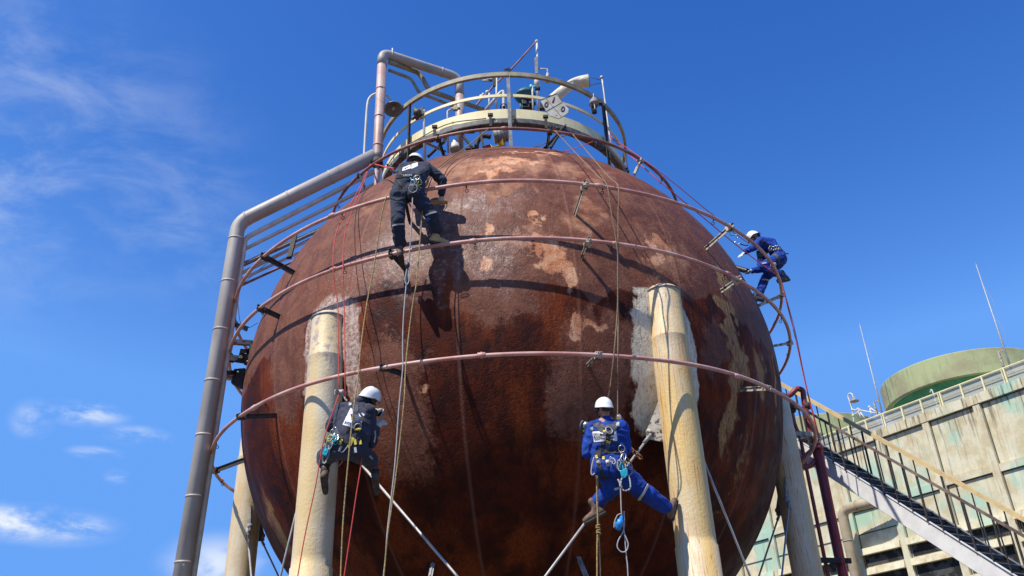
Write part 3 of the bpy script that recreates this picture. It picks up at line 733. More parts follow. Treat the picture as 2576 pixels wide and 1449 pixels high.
# clad riser on the left: up the side, along, up again, over and down to the crown
YR = -2.0
XL = aty(457, 1449, YR)[0]; X2 = aty(600, 560, YR)[0]; zt_ = aty(600, 560, YR)[2]; zr = 12.2
A0 = np.array([XL - (X2 - XL) * .66, YR, 0]); A1 = np.array([X2, YR, zt_]); A2 = atz(950, 388, zr); A2[2] = zr
rr_ = .136
seams = [(A0, A1, t) for t in (.18, .30, .42, .515, .61, .70, .79, .88, .965)] + [(A1, A2, t) for t in (.06, .36, .66)]
ph1 = pipe_thing('insulated_riser_pipe', 'thick grey clad pipe rising at the left and running up to the platform', 'pipe', [A0, A1, A2 + (A2 - A1) / np.linalg.norm(A2 - A1) * -.05], rr_, CLAD, .22, seams, n=24)
B0 = A2.copy(); B0[2] = zr - .25; XB = A2[0]; YB = A2[1]
zt2 = atx(968, 133, XB)[2]
zt2 = aty(970, 133, YB)[2]
B1 = np.array([XB, YB, zt2]); B2 = atz(1156, 196, zt2); B2[2] = zt2
B3 = B2.copy(); B3[2] = 12.4
r2 = .098
Bp = B1 + (B2 - B1) * .0
T2 = thing('insulated_relief_pipe', B0, 'clad pipe rising past the platform and bending over to the tank crown', 'pipe')
m = MB(); m.tube([B0 + (0, 0, .12), B0 + (0, 0, .25), B0 + (0, 0, .3), B1 - (0, 0, .35)], [r2, r2, r2, r2], 20); m.build('riser', CLADP, T2)
m = MB(); P = fillet([B1 - (0, 0, .35), B1, B2, B2 - (0, 0, .5)], .26); m.tube(P, r2 + .003, 20); m.build('bend', CLAD, T2)
m = MB(); m.tube([B2 - (0, 0, .5), B3 + (0, 0, .9), B3 + (0, 0, .88), B3], [r2 - .002, r2 - .002, r2 * .75, r2 * .75], 20); m.build('drop_leg', CLADP, T2)
for t in (.15, .4, .65): q = MB(); c = B0 + (B1 - B0) * t; q.tube([c, c + (0, 0, .03)], r2 + .008, 20); q.build('band', CLADP, T2)
for t in (.1, .75): q = MB(); c = B1 + (B2 - B1) * t; d = (B2 - B1); d /= np.linalg.norm(d); q.tube([c, c + d * .03], r2 + .012, 20); q.build('band', CLAD, T2)
q = MB(); c = B1 + (B2 - B1) * .12; q.tube([c, c + (0, 0, .22)], .014, 8); q.build('vent_stub', LGREY, T2)
q = MB(); q.tube([B0 + (0, 0, .12), B0 + (0, 0, -.02)], .11, 14); q.build('elbow', BLACKST, T2)
q = MB(); q.tube([B0 - (0, 0, .0), B0 - (0, 0, 1.0)], .045, 10); q.build('support_pipe', CLADP, T2)
# two slimmer parallel lines of the left run
dn = np.array([.30, .12, -.10])
A2b = A2 - (A2 - A1) * .02
c1a = np.array(A1) + (.13, .12, -.28); c1b = A2b + (.0, .06, -.33)
pipe_thing('parallel_line', 'slim grey line directly under the sloping thick clad pipe', 'pipe', [np.array([c1a[0] - .2, c1a[1], 0]), c1a, c1b], .048, LGREY, .1, n=12, group='slim lines beside the clad riser')
c2a = np.array(A1) + (.10, .18, -.50); c2b = A2b + (-.02, .15, -.58)
pipe_thing('parallel_line', 'slimmest grey line, lowest of the sloping bundle', 'pipe', [np.array([c2a[0] - .2, c2a[1], 0]), c2a, c2b], .036, LGREY, .08, n=12, group='slim lines beside the clad riser')
# lower bundle going behind the shell
def lowbundle():
    for i, (a, b, r_, mt, lab) in enumerate((((602, 690), (868, 560), .035, LGREY, 'upper thin line passing behind the tank below the thick pipe'), ((600, 706), (862, 584), .03, LGREY, 'middle thin line passing behind the tank below the thick pipe'), ((598, 722), (850, 606), .025, DPIPE, 'lowest thin line passing behind the tank below the thick pipe'))):
        P = aty(a[0], a[1], -1.85); Q = aty(b[0], b[1], .9)
        pipe_thing('thin_line', lab, 'pipe', [P, Q], r_, mt, .05, n=10, group='thin lines behind the left edge')
    T = thing('cable_tray', aty(602, 668, -1.85), 'dark steel cable tray above the thin lines at the left', 'cable tray')
    P = aty(604, 668, -1.85); Q = aty(875, 545, .9); m = MB(); m.bar(P, Q, .16, .03); m.bar(P + (0, .07, .05), Q + (0, .07, .05), .01, .09); m.build('tray', GREYST, T)
    m = MB(); P = aty(742, 592, -1.3); Q = aty(727, 650, -1.5); m.bar(P, Q, .09, .05); m.build('hanger', BLACKST, T)
lowbundle()

# brackets that hold the riser off the shell
def riser_support(label, y, blockbox, arms):
    P = aty(*KB(560, y), -1.1)
    T = thing('riser_bracket', P, label, 'bracket', 'steel brackets between the riser and the shell')
    for (a, b, r_, mt) in arms:
        A_, B_ = aty(*KB(*a), -1.9), aty(*KB(*b), -1.6); m = MB(); m.bar(A_, B_, r_, r_); m.build('arm', mt, T)
    m = MB()
    for q in blockbox:
        pts = [aty(*KB(*c), -1.6) for c in q[0]]
        m.ngon([p_ + (0, q[1], 0) for p_ in pts], q[2], (0, 1, 0))
    m.build('plate', BLACKST, T)
    m = MB()
    for c in ((515, 715), (360, 890)) [:1 if y < 700 else 2][-1:]:
        p = aty(*KB(*c), -1.84); m.ball(p, .018)
    m.build('bolt', PEEL, T)
riser_support('upper rusty bracket block joining the clad riser to the shell', 500,
    [([(580, 400), (690, 410), (690, 480), (640, 820), (460, 770), (470, 640), (500, 600)], 0, .03), ([(590, 480), (660, 480), (650, 820), (560, 790)], -.12, .03), ([(470, 650), (650, 700), (640, 830), (460, 770)], -.2, .02)],
    [((120, 390), (590, 420), .085, PEEL), ((150, 640), (400, 670), .08, LGREY), ((395, 690), (430, 540), .07, BLACKST), ((430, 545), (520, 550), .07, BLACKST), ((150, 560), (240, 640), .09, BLACKST)])
riser_support('lower bracket block with corroded plates beside the clad riser', 950,
    [([(310, 860), (490, 845), (480, 990), (300, 985)], 0, .12), ([(300, 980), (480, 985), (450, 1190), (350, 1150), (275, 1100)], -.06, .10)],
    [((90, 965), (310, 1000), .075, LGREY), ((205, 900), (310, 900), .08, BLACKST)])

# slim lines from the clad riser head across the platform
pipe_thing('jogged_line', 'grey line with a jog under the bent clad pipe, upper one', 'pipe', [aty(979, 156, YB + .1), aty(*KT(640, 355), -1.6), aty(*KT(725, 505), -1.6), aty(*KT(1200, 672), -.6)], .055, OLIVE, .12, n=12, group='jogged lines over the platform')
pipe_thing('jogged_line', 'thin grey line with a jog, lower of the two', 'pipe', [aty(979, 177, YB + .1), aty(*KT(570, 402), -1.7), aty(*KT(640, 522), -1.7), aty(*KT(950, 645), -1.0)], .036, OLIVE, .1, n=12, group='jogged lines over the platform')

# ------------------------------------------------------------------ small gear on the crown
def tube_y(pts, Y, r, mt, name, parent, cn=None, n=10, fl=.05):
    m = MB(); m.tube(fillet([aty(*p, Y) for p in pts], fl), r, n); return m.build(name, mt, parent)
def lamp():
    Y = -2.0
    T = thing('gooseneck_lamp', aty(*KT(180, 1040), Y), 'grey gooseneck lamp with enamel bell shade beside the clad pipe', 'lamp')
    m = MB(); m.tube(catmull([aty(*KT(x, y), Y) for x, y in ((178, 1080), (190, 860), (205, 640), (222, 572), (262, 537), (320, 530), (370, 548), (402, 590), (416, 612))], 6), .027, 10); m.build('pole', LGREY, T)
    c = aty(*KT(423, 640), Y); d = np.array([.12, -.22, -1.]); d /= np.linalg.norm(d)
    m = MB(); m.lathe(c - d * .10, [(.0, 0), (.04, 0), (.045, .05), (.075, .075), (.15, .11), (.185, .15), (.195, .19), (.188, .19), (.14, .125), (.05, .085), (.0, .08)], d, 28)
    m.build('lamp_shade', mat('grey_lamp_enamel', (.22, .22, .22), (.14, .14, .14), .5, scale=8), T)
    m = MB(); m.ball(c + d * .04, (.04, .04, .055)); m.build('bulb', mat('dusty_glass', (.4, .4, .38), None, .3, bump=0), T)
lamp()
def crown_gear():
    T = thing('slanted_vent_line', aty(*KT(1110, 640), -.3), 'thin dark red line slanting up to the tall grey mast, handwheel half way', 'pipe')
    tube_y([KT(1625, 92), KT(1395, 345), KT(1270, 460), KT(1215, 525), KT(1150, 590), KT(1120, 628), KT(1085, 640)], -.3, .022, DPIPE, 'pipe', T, fl=.03)
    m = MB(); c = aty(*KT(1377, 325), -.35); m.ring(c, .085, .010, axis=(0.2, 1, -.6), n=20, m=6)
    for a in (0, 60, 120): d = np.array([math.cos(R(a)), 0, math.sin(R(a))]) * .08; m.tube([c - d, c + d], .006, 5)
    m.ball(c, .03); m.build('handwheel', BLACKST, T)
    m = MB(); c = aty(*KT(1160, 560), -.3); m.ball(c, (.05, .05, .075)); m.ball(aty(*KT(1213, 520), -.3), .055); m.tube([c, aty(*KT(1180, 530), -.3)], .03, 8); m.build('valve_body', LGREY, T)
    T = thing('tall_mast', aty(*KT(1640, 690), -.2), 'tall grey mast tube, highest thing on the tank', 'mast')
    tube_y([KT(1628, 90), KT(1631, 380), KT(1633, 450), KT(1640, 690)], -.2, .026, LGREY, 'tube', T)
    m = MB(); m.ball(aty(*KT(1627, 92), -.2), .045); m.build('top_tee', LGREY, T)
    m = MB(); m.ngon([aty(*KT(*q), -.25) for q in ((1606, 240), (1622, 218), (1636, 225), (1636, 362), (1614, 362))], .03, (0, 1, 0)); m.build('channel', GREYST, T)
    tube_y([KT(1642, 322), KT(1700, 322), KT(1717, 326), KT(1718, 375)], -.2, .018, LGREY, 'side_branch', T)
    m = MB(); m.tube([aty(*KT(1718, 360), -.2), aty(*KT(1716, 435), -.2)], [.035, .05], 10); m.build('branch_nozzle', GALV, T)
    m = MB(); m.lathe(aty(*KT(1632, 470), -.2), [(.02, 0), (.07, .03), (.07, .18), (.05, .22), (.05, .27), (.02, .33)], n=12); m.build('relief_valve', LGREY, T)
    m = MB(); m.tube([aty(*KT(1612, 490), -.3), aty(*KT(1655, 488), -.3)], .045, 10); m.build('clamp', BLACKST, T)
    # other uprights
    for pts, Y, r, lab in ((((1289, 395), (1289, 665)), -.6, .022, 'short upright pipe with a small valve, left of the front post'),
                           (((1228, 528), (1226, 665)), -.8, .018, 'slim upright pipe under the bulbous valve'),
                           (((1195, 672), (1322, 520), (1345, 508), (1350, 540), (1354, 965)), -1.2, .036, 'bent vent pipe just left of the front post')):
        T = thing('upright_pipe', aty(*KT(*pts[-1]), Y), lab, 'pipe', 'upright pipes on the tank crown')
        tube_y([KT(*p) for p in pts], Y, r, LGREY, 'pipe', T)
        if 'vent' in lab:
            m = MB(); c = aty(*KT(1351, 642), Y - .05); m.ring(c, .075, .010, axis=(.1, .5, 1), n=20, m=6); m.ball(c, .03); m.tube([c - (.07, 0, 0), c + (.07, 0, 0)], .007, 5); m.build('handwheel', BLACKST, T)
        if 'short' in lab:
            m = MB(); m.tube([aty(*KT(1170, 422), Y), aty(*KT(1255, 420), Y)], .026, 8); m.box(aty(*KT(1232, 405), Y), (.12, .08, .09)); m.build('valve_body', PEEL, T)
            m = MB(); m.box(aty(*KT(1270, 430), Y), (.07, .05, .28)); m.build('bracket', BLACKST, T)
    T = thing('junction_box', aty(*KT(688, 1100), -2.2), 'black explosion-proof junction box on a grey upright pipe', 'junction box')
    tube_y([KT(665, 672), KT(682, 668), KT(688, 1105)], -2.2, .03, LGREY, 'pipe', T)
    m = MB(); c = aty(*KT(640, 702), -2.2); m.box(c, (.20, .14, .16), (1, 0, .3)); m.ball(c + (-.03, -.05, 0), (.09, .08, .09)); m.tube([c + (-.08, 0, .08), c + (-.08, 0, .14)], .05, 10); m.tube([c + (.06, 0, .05), c + (.08, 0, .15)], .035, 10); m.tube([c + (-.14, 0, -.12), c + (-.05, 0, -.03)], .035, 8)
    m.build('box', mat('dusty_black_casting', (.03, .03, .028), (.10, .09, .08), .6, scale=12, c3=(.3, .28, .24), lo3=.64, hi3=.7), T, bevel=.008)
    T = thing('small_valve_line', aty(*KT(885, 1020), -2.0), 'bent grey tube with a cream brass valve at its top', 'pipe')
    tube_y([KT(955, 652), KT(895, 666), KT(878, 680), KT(884, 1025)], -2.0, .02, LGREY, 'pipe', T)
    m = MB(); c = aty(*KT(945, 655), -2.0); m.tube([c - (.09, 0, 0), c + (.10, 0, .0)], .03, 8); m.box(c, (.09, .07, .09)); m.tube([c, c + (0, 0, .10)], .02, 8); m.ball(c + (0, 0, .11), .03); m.build('valve_body', mat('cream_brass', (.5, .45, .3), (.35, .3, .2), .5, scale=20), T)
    T = thing('control_valve', aty(*KT(1545, 665), -1.4), 'dark teal diaphragm actuator standing behind the middle rail', 'valve')
    c = aty(*KT(1530, 552), -1.4)
    m = MB(); m.lathe(c - (0, 0, .16), [(.0, 0), (.12, .01), (.19, .08), (.225, .13), (.235, .15), (.235, .17), (.225, .19), (.18, .25), (.10, .29), (0, .30)], n=28)
    m.tube([c + (0, 0, .13), c + (0, 0, .27)], .012, 6); m.build('actuator', GREENM, T)
    m = MB()
    for dx in (-.11, .11): m.tube([c + (dx, 0, -.12), c + (dx, 0, -.42)], .018, 8)
    m.tube([c + (0, 0, -.1), c + (0, 0, -.42)], .014, 8); m.build('yoke', GREENM, T)
    m = MB(); b = aty(*KT(1555, 640), -1.4); m.box(b, (.26, .16, .14)); m.box(b + (-.08, -.05, .06), (.10, .12, .12)); m.tube([b + (.02, -.1, .0), b + (.16, -.1, .0)], .05, 10); m.box(b + (.30, 0, -.02), (.12, .1, .14)); m.build('positioner', BLACKP, T, bevel=.006)
    m = MB(); m.box(aty(*KT(1580, 515), -1.35), (.07, .06, .2)); m.build('limit_switch', BLACKP, T)
    m = MB(); m.ring(b + (.12, 0, .1), .12, .008, axis=(0, 1, 0), n=16, m=5, a0=0, a1=200); m.build('tubing', BLACKP, T)
    T = thing('sample_line', aty(*KT(1598, 700), -2.3), 'thin white tube with a turquoise valve on top, beside the actuator', 'pipe')
    tube_y([KT(1590, 480), KT(1592, 540), KT(1598, 705)], -2.3, .02, LGREY, 'pipe', T)
    m = MB(); c = aty(*KT(1600, 473), -2.3); m.tube([c - (.06, 0, 0), c + (.09, 0, 0)], .024, 8); m.tube([c - (.05, 0, -.05), c - (.05, 0, .04)], .028, 8); m.build('valve_body', mat('turquoise_paint', (.12, .42, .42), (.2, .5, .48), .5, scale=20), T)
    T = thing('shell_nozzle', aty(*KT(940, 1005), -1.9), 'short white flanged nozzle on the tank crown', 'nozzle')
    c = aty(*KT(940, 1010), -1.9); m = MB(); m.lathe(c, [(.0, 0), (.10, 0), (.10, .10), (.09, .11), (.09, .16), (.05, .17), (.05, .27), (0, .27)], n=20); m.build('body', LGREY, T)
    T = thing('winch_motor', aty(*KT(1330, 930), -1.6), 'dark grey drum motor lying on the tank crown under the platform', 'motor')
    a, b = aty(*KT(1265, 895), -1.6), aty(*KT(1390, 872), -1.6); d = (b - a) / np.linalg.norm(b - a)
    m = MB(); m.tube([a, a + d * .01, b - d * .01, b], [.13, .145, .145, .13], 24); m.build('drum', GREYST, T)
    m = MB()
    for t in (.2, .4, .6, .8): c = a + (b - a) * t; m.tube([c, c + d * .02], .155, 24)
    m.ring(a + (.05, 0, .16), .03, .008, axis=(0, 1, 0), n=12, m=5); m.build('ribs', GREYST, T)
    m = MB(); m.tube(catmull([aty(*KT(x, y), -1.8) for x, y in ((1120, 990), (1125, 950), (1150, 905), (1190, 885), (1240, 893))], 5), .05, 10); m.build('exhaust_duct', BLACKST, T)
    m = MB(); m.tube([aty(*KT(1030, 998), -1.95), aty(*KT(1110, 988), -1.95), aty(*KT(1118, 965), -1.95)], .035, 10); m.build('hose_end', BLACKST, T)
    T = thing('yellow_cloth', aty(*KT(1300, 960), -1.9), 'crumpled yellow cloth beside the drum motor', 'cloth')
    m = MB(); pts = [aty(*KT(x, y), -1.95 + .06 * (i % 2)) for i, (x, y) in enumerate(((1215, 965), (1240, 960), (1250, 975), (1290, 975), (1320, 935), (1343, 905), (1345, 960), (1340, 968), (1250, 982), (1220, 980)))]
    m.ngon(pts, .04, (0, 1, .2)); m.build('cloth', YEL, T)
    m = MB(); m.ball(aty(*KT(1208, 978), -2.0), (.06, .05, .04)); m.ball(aty(*KT(1228, 974), -2.0), (.04, .05, .04)); m.build('red_rag', ROPER, T)
    T = thing('hanging_shackle', aty(*KT(1430, 760), -2.74), 'dark hook block hanging under the cream toe board', 'hook')
    c = aty(*KT(1430, 745), -2.75); m = MB(); m.box(c + (0, 0, .03), (.07, .05, .1)); m.ball(c - (0, 0, .07), (.03, .03, .08)); m.ring(c - (0, 0, .19), .045, .010, axis=(0, 1, 0), n=16, m=6); m.build('block', BLACKST, T)
    T = thing('valve_tag', aty(*KT(840, 870), -2.3), 'cream hose clipped to the ring with a black handwheel', 'valve')
    m = MB(); m.tube(catmull([aty(*KT(x, y), -2.3) for x, y in ((850, 885), (860, 905), (845, 935), (825, 950))], 4), .04, 8); m.build('body', mat('cream_hose', (.55, .5, .3), (.4, .35, .2), .6, scale=20), T)
    m = MB(); c = aty(*KT(843, 862), -2.3); m.ring(c, .07, .012, axis=(0, .6, 1), n=18, m=6); m.tube([c - (.07, 0, 0), c + (.07, 0, 0)], .008, 5); m.ball(c, .025); m.build('handwheel', BLACKST, T)
    T = thing('floodlight', aty(*KS(1410, 780), -2.3), 'small grey floodlight hanging under the handrail on the right', 'floodlight')
    Y = -2.35; c = aty(*KS(1405, 745), Y); m = MB(); m.lathe(c + (0, 0, .10), [(0, 0), (.05, 0), (.09, .12), (.10, .2), (.07, .22), (0, .22)], (-.1, -.3, -1), 16); m.build('housing', GREYST, T)
    m = MB(); m.box(c + (.10, .02, .02), (.12, .1, .10)); m.build('ballast_box', BLACKST, T); m = MB(); m.tube([c + (-.02, 0, -.12), c + (-.02, 0, -.26)], .05, 12); m.build('lens_hood', BLACKST, T)
    m = MB(); m.tube(catmull([aty(*KS(x, y), Y - .1) for x, y in ((1385, 575), (1390, 640), (1400, 760), (1415, 870))], 5), .010, 6); m.build('hook', LGREY, T)
    m = MB(); m.tube(catmull([aty(*KS(x, y), Y - .08) for x, y in ((1355, 680), (1335, 790), (1350, 890), (1390, 915), (1440, 890), (1470, 850))], 5), .007, 6); m.build('cable', BLACKP, T)
crown_gear()
def windsock():
    Y = -.9
    T = thing('windsock', aty(*KT(2290, 1145), Y), 'off white canvas windsock on a thin pole behind the handrail', 'windsock')
    tube_y([KS(1543, 265), KS(1565, 400), KS(1690, 1350), (1549, 420)], Y, .022, GALV, 'pole', T, fl=.01)
    m = MB(); m.ball(aty(*KS(1542, 268), Y), (.045, .045, .05)); m.build('pole_cap', GALV, T)
    ax = [((590, 690), 108), ((700, 600), 108), ((800, 520), 108), ((880, 455), 100), ((960, 410), 105), ((1080, 370), 118), ((1200, 345), 128), ((1288, 330), 128)]
    P = [aty(*KS(*a), Y + .1) for a, _ in ax]; rad = [r_ * .13228 / 118 for _, r_ in ax]
    PP = catmull(P, 5); rr = np.interp(np.linspace(0, 1, len(PP)), np.linspace(0, 1, len(P)), rad)
    m = MB(); m.tube(PP, rr, 28, caps=False)
    V = np.array(m.v); V += (fbm(V * 6, 3)[:, None] - .5) * .07; m.v = [tuple(v) for v in V]
    o = m.build('sock', CANVAS, T); s = o.modifiers.new('solid', 'SOLIDIFY'); s.thickness = .006
    d = PP[-1] - PP[-2]; d /= np.linalg.norm(d)
    m = MB(); m.ring(PP[-1], rr[-1] + .004, .010, axis=d, n=28, m=6); m.build('hoop', GREYST, T)
    m = MB(); m.tube([aty(*KS(1310, 262), Y), aty(*KS(1530, 318), Y)], .006, 5); m.tube([aty(*KS(1310, 420), Y), aty(*KS(1543, 362), Y)], .007, 5); m.build('stay_rod', BLACKST, T)
windsock()

# text helper: flat lettering as thin solid mesh in the plane (o, ex, ey)
def text_mesh(s, size, o, ex, ey, depth, mt, name, parent, bold=0.0, align='CENTER', project=None):
    c = bpy.data.curves.new('lettering', 'FONT'); c.body = s; c.size = size; c.align_x = align; c.align_y = 'CENTER'; c.offset = bold; c.resolution_u = 3
    t = bpy.data.objects.new('lettering', c); COL.objects.link(t)
    dg = bpy.context.evaluated_depsgraph_get(); me = bpy.data.meshes.new_from_object(t.evaluated_get(dg))
    bpy.data.objects.remove(t); bpy.data.curves.remove(c)
    if project:
        bm = bmesh.new(); bm.from_mesh(me); bmesh.ops.triangulate(bm, faces=bm.faces)
        for _ in range(2):
            long = [e for e in bm.edges if e.calc_length() > size * .25]
            if long: bmesh.ops.subdivide_edges(bm, edges=long, cuts=1); bmesh.ops.triangulate(bm, faces=bm.faces)
        bm.to_mesh(me); bm.free()
    o = np.array(o, float); ex = np.array(ex, float); ey = np.array(ey, float)
    nr = np.cross(ex, ey); nr /= np.linalg.norm(nr)
    for v in me.vertices:
        p = o + ex * v.co.x + ey * v.co.y
        v.co = Vector(project(p) if project else p + nr * 0)
    ob = bpy.data.objects.new(name, me); COL.objects.link(ob); me.materials.append(mt); attach(ob, parent)
    sl_ = ob.modifiers.new('solid', 'SOLIDIFY'); sl_.thickness = depth; sl_.offset = 0
    return ob
def sign():
    Y = -2.95
    P = lambda x, y, dy=0: aty(*KS(x, y), Y) + np.array([0, dy, 0])
    T = thing('hazard_diamond_sign', P(640, 830), 'weathered white diamond sign with numbers 0 1 0 fixed to the rail', 'sign')
    m = MB(); m.ngon([P(375, 705), P(480, 668), P(600, 612), P(690, 578), P(745, 680), P(800, 745), P(915, 870), P(905, 945), P(810, 1010), P(725, 1058), P(560, 1000), P(490, 915)], .02, (0, 1, 0))
    m.build('plate', SIGNM, T, bevel=.004)
    m = MB()
    for a, b in (((490, 685), (780, 1030)), ((490, 915), (790, 745))): m.bar(P(*a, -.013), P(*b, -.013), .006, .006, (0, 1, 0))
    ol = [(375, 705), (600, 612), (690, 578), (745, 680), (800, 745)]
    for a, b in zip(ol, ol[1:]): m.bar(P(*a, -.013), P(*b, -.013), .006, .010, (0, 1, 0))
    m.build('quadrant_line', INK, T)
    def digit(s, x, y, tilt):
        c = P(x, y, -.016); e = P(x + 100, y + tilt, -.016) - c; e /= np.linalg.norm(e); u_ = np.array([e[2] * -1, 0, e[0]])
        text_mesh(s, .185, c, e * .85, u_, .006, INK, 'numeral', T, .006)
    digit('0', 485, 795, 12); digit('1', 622, 710, 18); digit('0', 800, 880, 12)
sign()

# ------------------------------------------------------------------ fire main riser at the right
def fire_main():
    Y = .5
    X0 = aty(2088, 1290, Y)[0]
    P = aty(2055, 1128, Y)
    T = thing('fire_main_riser', (X0, Y, 0), 'deep red vertical fire main with flange and branches at the right of the tank', 'pipe')
    m = MB(); m.tube([(X0, Y, 0), (X0, Y, P[2])], .092, 22); m.build('riser', RED, T)
    m = MB(); m.tube([(X0, Y, P[2] - .03), (X0, Y, P[2] + .02)], .125, 22); m.build('flange', RED, T)
    f5 = lambda x, y: aty(*K5(x, y), Y)
    m = MB(); m.tube([P] + fillet([f5(352, 470), f5(300, 265), f5(285, 150), f5(240, 140), f5(205, 185), f5(150, 205)], .1), .055, 14); m.build('upper_bend', RED, T)
    m = MB(); m.tube([f5(290, 268), f5(332, 262)], .075, 16); m.build('coupling', BLACKST, T)
    m = MB(); m.tube(fillet([f5(385, 540), f5(360, 560), f5(270, 640), f5(220, 680)], .08), .042, 12); m.build('branch', RED, T)
    m = MB(); m.tube(fillet([f5(375, 640), f5(340, 680), f5(300, 688), f5(215, 688)], .1), .048, 12); m.build('branch', RED, T)
    m = MB(); m.tube([f5(275, 632), f5(240, 665)], .065, 12); m.build('valve', RED, T)
    m = MB(); m.tube(fillet([f5(380, 470), f5(372, 420), f5(330, 345)], .1), .045, 12); m.build('branch', DPIPE, T)
    a = f5(180, 250); X1 = aty(*K5(440, 1340), Y)[0]; b = f5(200, 330); X2 = b[0]
    T2 = thing('thin_fire_line', (X1, Y, 0), 'thin deep red vertical pipe between the rear leg and the fire main', 'pipe')
    m = MB(); m.tube([(X1, Y, 0), (X1, Y, f5(250, 490)[2]), f5(215, 350), f5(180, 240)], .035, 12); m.build('pipe', RED, T2)
    for y, x0, x1 in ((470, 150, 400), (1355, 370, 605), (278, 150, 250)):
        m = MB(); A_, B_ = f5(x0, y - 5), f5(x1, y + 15 if y < 1000 else y); m.bar(A_ + (0, -.14, 0), B_ + (0, -.14, 0), .05, .09); m.box((A_ + B_) / 2 + (0, -.08, -.07), (.12, .1, .06)); m.build('clamp_bar', BLACKST if y != 470 else PEEL, T)
fire_main()

# ------------------------------------------------------------------ staircase at the right
def stairs():
    u = ray(-308, 1990); u = np.array([u[0], u[1], 0]); u /= np.linalg.norm(u)
    nrm = np.array([-u[1], u[0], 0])
    side = -nrm if (-nrm)[0] > 0 else nrm
    P0 = CAM + ray(2549, 1444) * 16.5
    v = ray(1978, 1088); s_ = ((P0 - CAM) @ nrm) / (v @ nrm); P1 = CAM + v * s_
    d = P1 - P0; run = math.hypot(d[0], d[1]); slope = d[2] / run
    dirv = np.array([u[0], u[1], slope]); dirn = dirv / np.linalg.norm(dirv)
    T = thing('staircase', P0 - (0, 0, P0[2]), 'steel staircase with white stringer and cream handrail climbing behind the tank at the right', 'staircase')
    W = .80; t0 = -3.2; t1 = run + 2.0
    def pt(t, w=0, z=0): return P0 + dirv * t + side * w + np.array([0, 0, z])
    nz = np.cross(dirn, side); nz = nz if nz[2] > 0 else -nz
    wm = mat('white_stringer_paint', (.72, .72, .71), (.60, .60, .60), .5, scale=3, c3=(.3, .2, .13), lo3=.72, hi3=.78, sc3=5)
    gm_ = mat('grey_stringer_paint', (.16, .165, .17), (.22, .22, .22), .6, scale=3)
    for w, mt, nm in ((0, wm, 'near'), (W, gm_, 'far')):
        m = MB(); m.bar(pt(t0, w) - nz * .15, pt(t1, w) - nz * .15, .012, .30, nz)
        sg = -1 if w == 0 else 1
        m.bar(pt(t0, w) + side * .03 * -sg * -1 * (1 if w == 0 else -1), pt(t1, w) + side * .03 * (1 if w == 0 else -1), .06, .012, nz)
        m.bar(pt(t0, w) - nz * .30 + side * .03 * (1 if w == 0 else -1), pt(t1, w) - nz * .30 + side * .03 * (1 if w == 0 else -1), .06, .012, nz)
        m.build('stringer', mt, T, 'white near stringer' if w == 0 else 'grey far stringer')
    n = int((t1 - t0) / .215); tm = mat('dark_tread_steel', (.022, .022, .022), (.05, .05, .05), .6, scale=6); nm_ = mat('worn_tread_nosing', (.24, .24, .23), (.14, .14, .14), .5, scale=6)
    for i in range(n):
        t = t0 + .1 + i * .215; c = pt(t, W / 2, -.10)
        m = MB(); m.box(c + u * .02, (.21, W - .03, .03), u); m.box(c - u * .085 - np.array([0, 0, .02]), (.012, W - .03, .06), u)
        tr = m.build('tread', tm, T); m = MB(); m.box(c - u * .100 + np.array([0, 0, .012]), (.02, W - .03, .016), u)
        m.build('nosing', nm_, tr)
    hz = .88
    cr = CREAMP; bk = mat('brown_handrail', (.10, .075, .06), (.22, .16, .12), .5, scale=4)
    m = MB(); m.bar(pt(t0, W + .03, hz + .06), pt(t1, W + .03, hz + .06), .07, .075, nz); m.build('handrail', mat('ochre_handrail_paint', (.64, .49, .25), (.52, .38, .18), .5, scale=4), T, 'ochre far handrail')
    m = MB(); m.bar(pt(t0, -.02, hz - .04), pt(t1, -.02, hz - .04), .045, .045, nz); m.build('handrail', bk, T, 'brown near handrail')
    for w in (-.02, W + .03):
        m = t0 + .15 + (.05 if w > 0 else 0)
        k = 0
        while m < t1:
            b = MB(); a = pt(m, w, -.02); b.bar(a, a + np.array([0, 0, hz - .05 + (.07 if w > 0 else 0)]), .03, .012 if k % 3 else .03, u); b.build('baluster', BLACKST, T); m += .235; k += 1
stairs()

